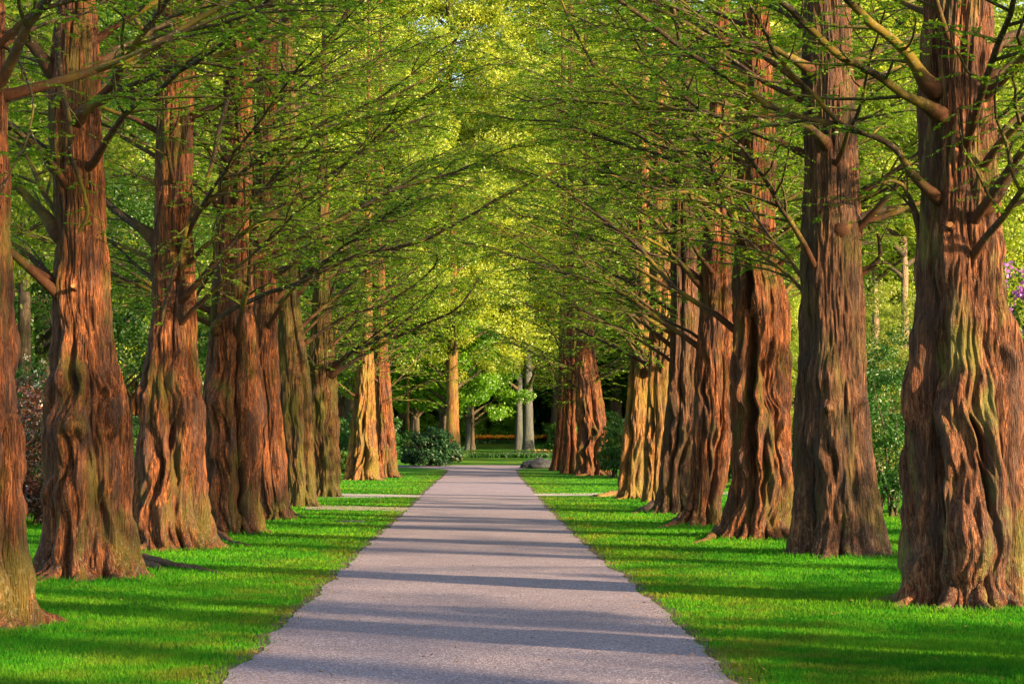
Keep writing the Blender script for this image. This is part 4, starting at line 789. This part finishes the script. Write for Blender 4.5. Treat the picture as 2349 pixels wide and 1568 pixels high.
C_OR = plain('orange_petals', (.75, .22, .02), .5, .3); C_YE = plain('yellow_petals', (.80, .58, .03), .5, .3); C_RD = plain('red_petals', (.62, .03, .02), .5, .3); C_PK = plain('pink_petals', (.75, .25, .35), .5, .3)
bed('tulips', 'band of orange tulips across the far lawn', sx(1080, 148), sx(1290, 148), 147, 149.5, 900, .45, [C_OR, C_YE, C_OR], .17, 1)
bed('tulips', 'yellow and pink tulips beside the rock', sx(1212, 124), sx(1275, 124), 123, 124.6, 110, .34, [C_YE, C_PK, C_OR, M_WHITE, C_PK], .10, 2)
bed('daffodils', 'dark strip of spent daffodils edging the bend of the path', sx(1075, 121), sx(1275, 121), 120, 122, 900, .42, [LF_SHRUB], .05, 3)
bed('tulips', 'red and pink tulips behind the golden redwood', sx(772, 94), sx(806, 94), 93, 96, 90, .75, [C_RD, C_PK, C_PK, C_YE], .16, 4)
bed('daffodils', 'yellow daffodils between the knotted and the fluted redwood', sx(285, 62), sx(330, 62), 60, 62, 110, .5, [C_YE], .1, 5, LF_SHRUB)

# rock by the bend
def rock():
    rng = np.random.RandomState(4); nu, nv = 48, 28; u = np.arange(nu)/nu*2*math.pi; v = np.linspace(0, math.pi, nv)
    U, Vv = np.meshgrid(u, v); X, Y, Z = np.sin(Vv)*np.cos(U), np.sin(Vv)*np.sin(U), np.cos(Vv)
    r = 1+.30*pn(X*1.6, Y*1.6, Z*1.6, 3)+.16*ridged(X*3, Y*3, Z*3, 4)+.08*ridged(X*8, Y*8, Z*8, 5)
    X = np.sign(X)*np.abs(X)**.8*r*.72; Y = Y*r*.5; Z = np.clip(Z*r*.34, -.1, 9)+.12+.08*X
    V = np.stack([X, Y, Z], -1).reshape(-1, 3); i = (np.arange(nv-1)*nu)[:, None]; j = np.arange(nu)[None]; j2 = (j+1) % nu
    F = np.stack([i+j, i+nu+j, i+nu+j2, i+j2], -1).reshape(-1, 4); g = gnd(1232, 1074)
    o = link('rock', mesh_np('rock', V, [F], M_ROCK), None, (g.x, g.y+.3, g.z-.05)); tag(o, 'low dark grey boulder on the lawn at the bend of the path', 'rock')
rock()
# drain cover set in the left lawn
g = gnd(802, 1197); a = np.arange(24)*math.pi/12; R_ = .28
V = np.stack([np.cos(a)*R_, np.sin(a)*R_, 0*a+.03], 1); V2 = V*[1.06, 1.06, 0]
F = np.stack([np.arange(24), np.arange(24)+24, (np.arange(24)+1) % 24+24, (np.arange(24)+1) % 24], 1)
o = link('drain_cover', mesh_np('drain_cover', np.vstack([V, V2]), [F, np.arange(24)[None]], M_ROCK, False), None, (g.x, g.y, 0)); tag(o, 'flat grey drain cover sunk in the left lawn near the worn path', 'drain cover')

# ------------------------------------------------------------------ grass and litter
def grass():
    rng = np.random.RandomState(3); n = 900000
    y = 1/(rng.uniform(1/92, 1/9.5, n)); x = rng.uniform(-1, 1, n)*(.30*y+1.2)
    xl, xr = path_edges(y); jl = .09*pn(y*.7, 3.3, 0)+.05*pn(y*3, 1.3, 0)+rng.normal(0, .05, n); jr = .09*pn(y*.7, 13.3, 0)+.05*pn(y*3, 11.3, 0)+rng.normal(0, .05, n); keep = (x < xl-.03+jl) | (x > xr+.03+jr)
    for tx, ty, r in TREES:
        d2 = (x-tx)**2+(y-ty)**2; an = np.arctan2(y-ty, x-tx); rr = (r*(1.14+.28*pn(np.cos(an)*2.5, np.sin(an)*2.5, tx+ty)+.35*rng.rand(n)**2.5))**2; keep &= d2 > rr
    for ya, yb, s in ((56.0, 60.0, 0), (45.2, 47.6, -1)):
        pass
    wv = .35*pn(x*1.7, 3, 1)+.2*rng.rand(n); q1 = (y > gnd(900, 1141).y+wv) & (y < gnd(900, 1134).y-wv); keep &= ~q1
    worn = (x < -1) & (y > gnd(850, 1171).y) & (y < gnd(850, 1161).y) & (rng.rand(n) < .8) & (x > sx(700, 47)); keep &= ~worn
    keep &= ~((np.minimum(np.abs(x-xl), np.abs(x-xr)) < .25) & (rng.rand(n) < .45))
    x, y = x[keep], y[keep]; n = len(x); z = tz(y)
    patch = pn(x*2.2, y*2.2, 0, 9)
    h = (.024+.018*rng.rand(n))*(1+.22*patch)*np.clip(y/25, 1, 1.2); w = .0042*np.clip(y/13, 1, 5)
    for tx, ty, r in TREES:
        d_ = np.hypot(x-tx, y-ty); h = np.where(d_ < r*1.5+.1, h*rng.uniform(1., 2.3, n), h)
    a = rng.rand(n)*6.28; ln = rng.uniform(.1, .8, n)*h; b = rng.rand(n)*6.28
    A = np.stack([x+np.cos(a)*w, y+np.sin(a)*w, z], 1); B = np.stack([x-np.cos(a)*w, y-np.sin(a)*w, z], 1); C_ = np.stack([x+np.cos(b)*ln, y+np.sin(b)*ln, z+h], 1)
    V = np.stack([A, B, C_], 1).reshape(-1, 3); F = np.arange(n*3).reshape(-1, 3)
    o = link('grass', mesh_np('grass', V, [F], M_BLADE, False, None, np.clip(.45+.3*patch+rng.normal(0, .25, n), 0, 1))); tag(o, 'short bright green lawn grass on both sides of the path', 'grass', None, 'stuff')
grass()
def litter():
    rng = np.random.RandomState(8); n = 3200; y = 1/(rng.uniform(1/60, 1/11, n)); x = rng.uniform(-1, 1, n)*(.26*y)
    e = rng.rand(n) < .5; xl, xr = path_edges(y); x = np.where(e, np.where(rng.rand(n) < .5, xl, xr)+rng.normal(0, .12, n), x)
    tr = [q for q in TREES if q[1] > 14 and q[1] < 60]; kk = rng.randint(0, len(tr), n); q = np.array(tr)[kk]; a_ = rng.rand(n)*6.28; rr = q[:, 2]*(1.02+.6*rng.rand(n)**1.5)
    tb = rng.rand(n) < .5; x = np.where(tb, q[:, 0]+rr*np.cos(a_), x); y = np.where(tb, q[:, 1]+rr*np.sin(a_), y)
    P = np.stack([x, y, tz(y)+.022+0*x], 1); P[:, 2] += np.where((x < xl) | (x > xr), .022, 0); D = rng.normal(0, 1, (n, 3))*[1, 1, .12]; N = np.array([0, 0, 1.])+rng.normal(0, .25, (n, 3))
    V, F = leaf_quads(P, D, N, rng.uniform(.015, .05, n), rng.uniform(.006, .024, n))
    o = link('leaf_litter', mesh_np('leaf_litter', V, [F], leafmat('dead_leaves', (.10, .05, .02), (.38, .20, .08), .2), False, None, rng.rand(n))); tag(o, 'scattered dead leaves and crumbs on the path and its edges', 'leaf litter', None, 'stuff')
litter()
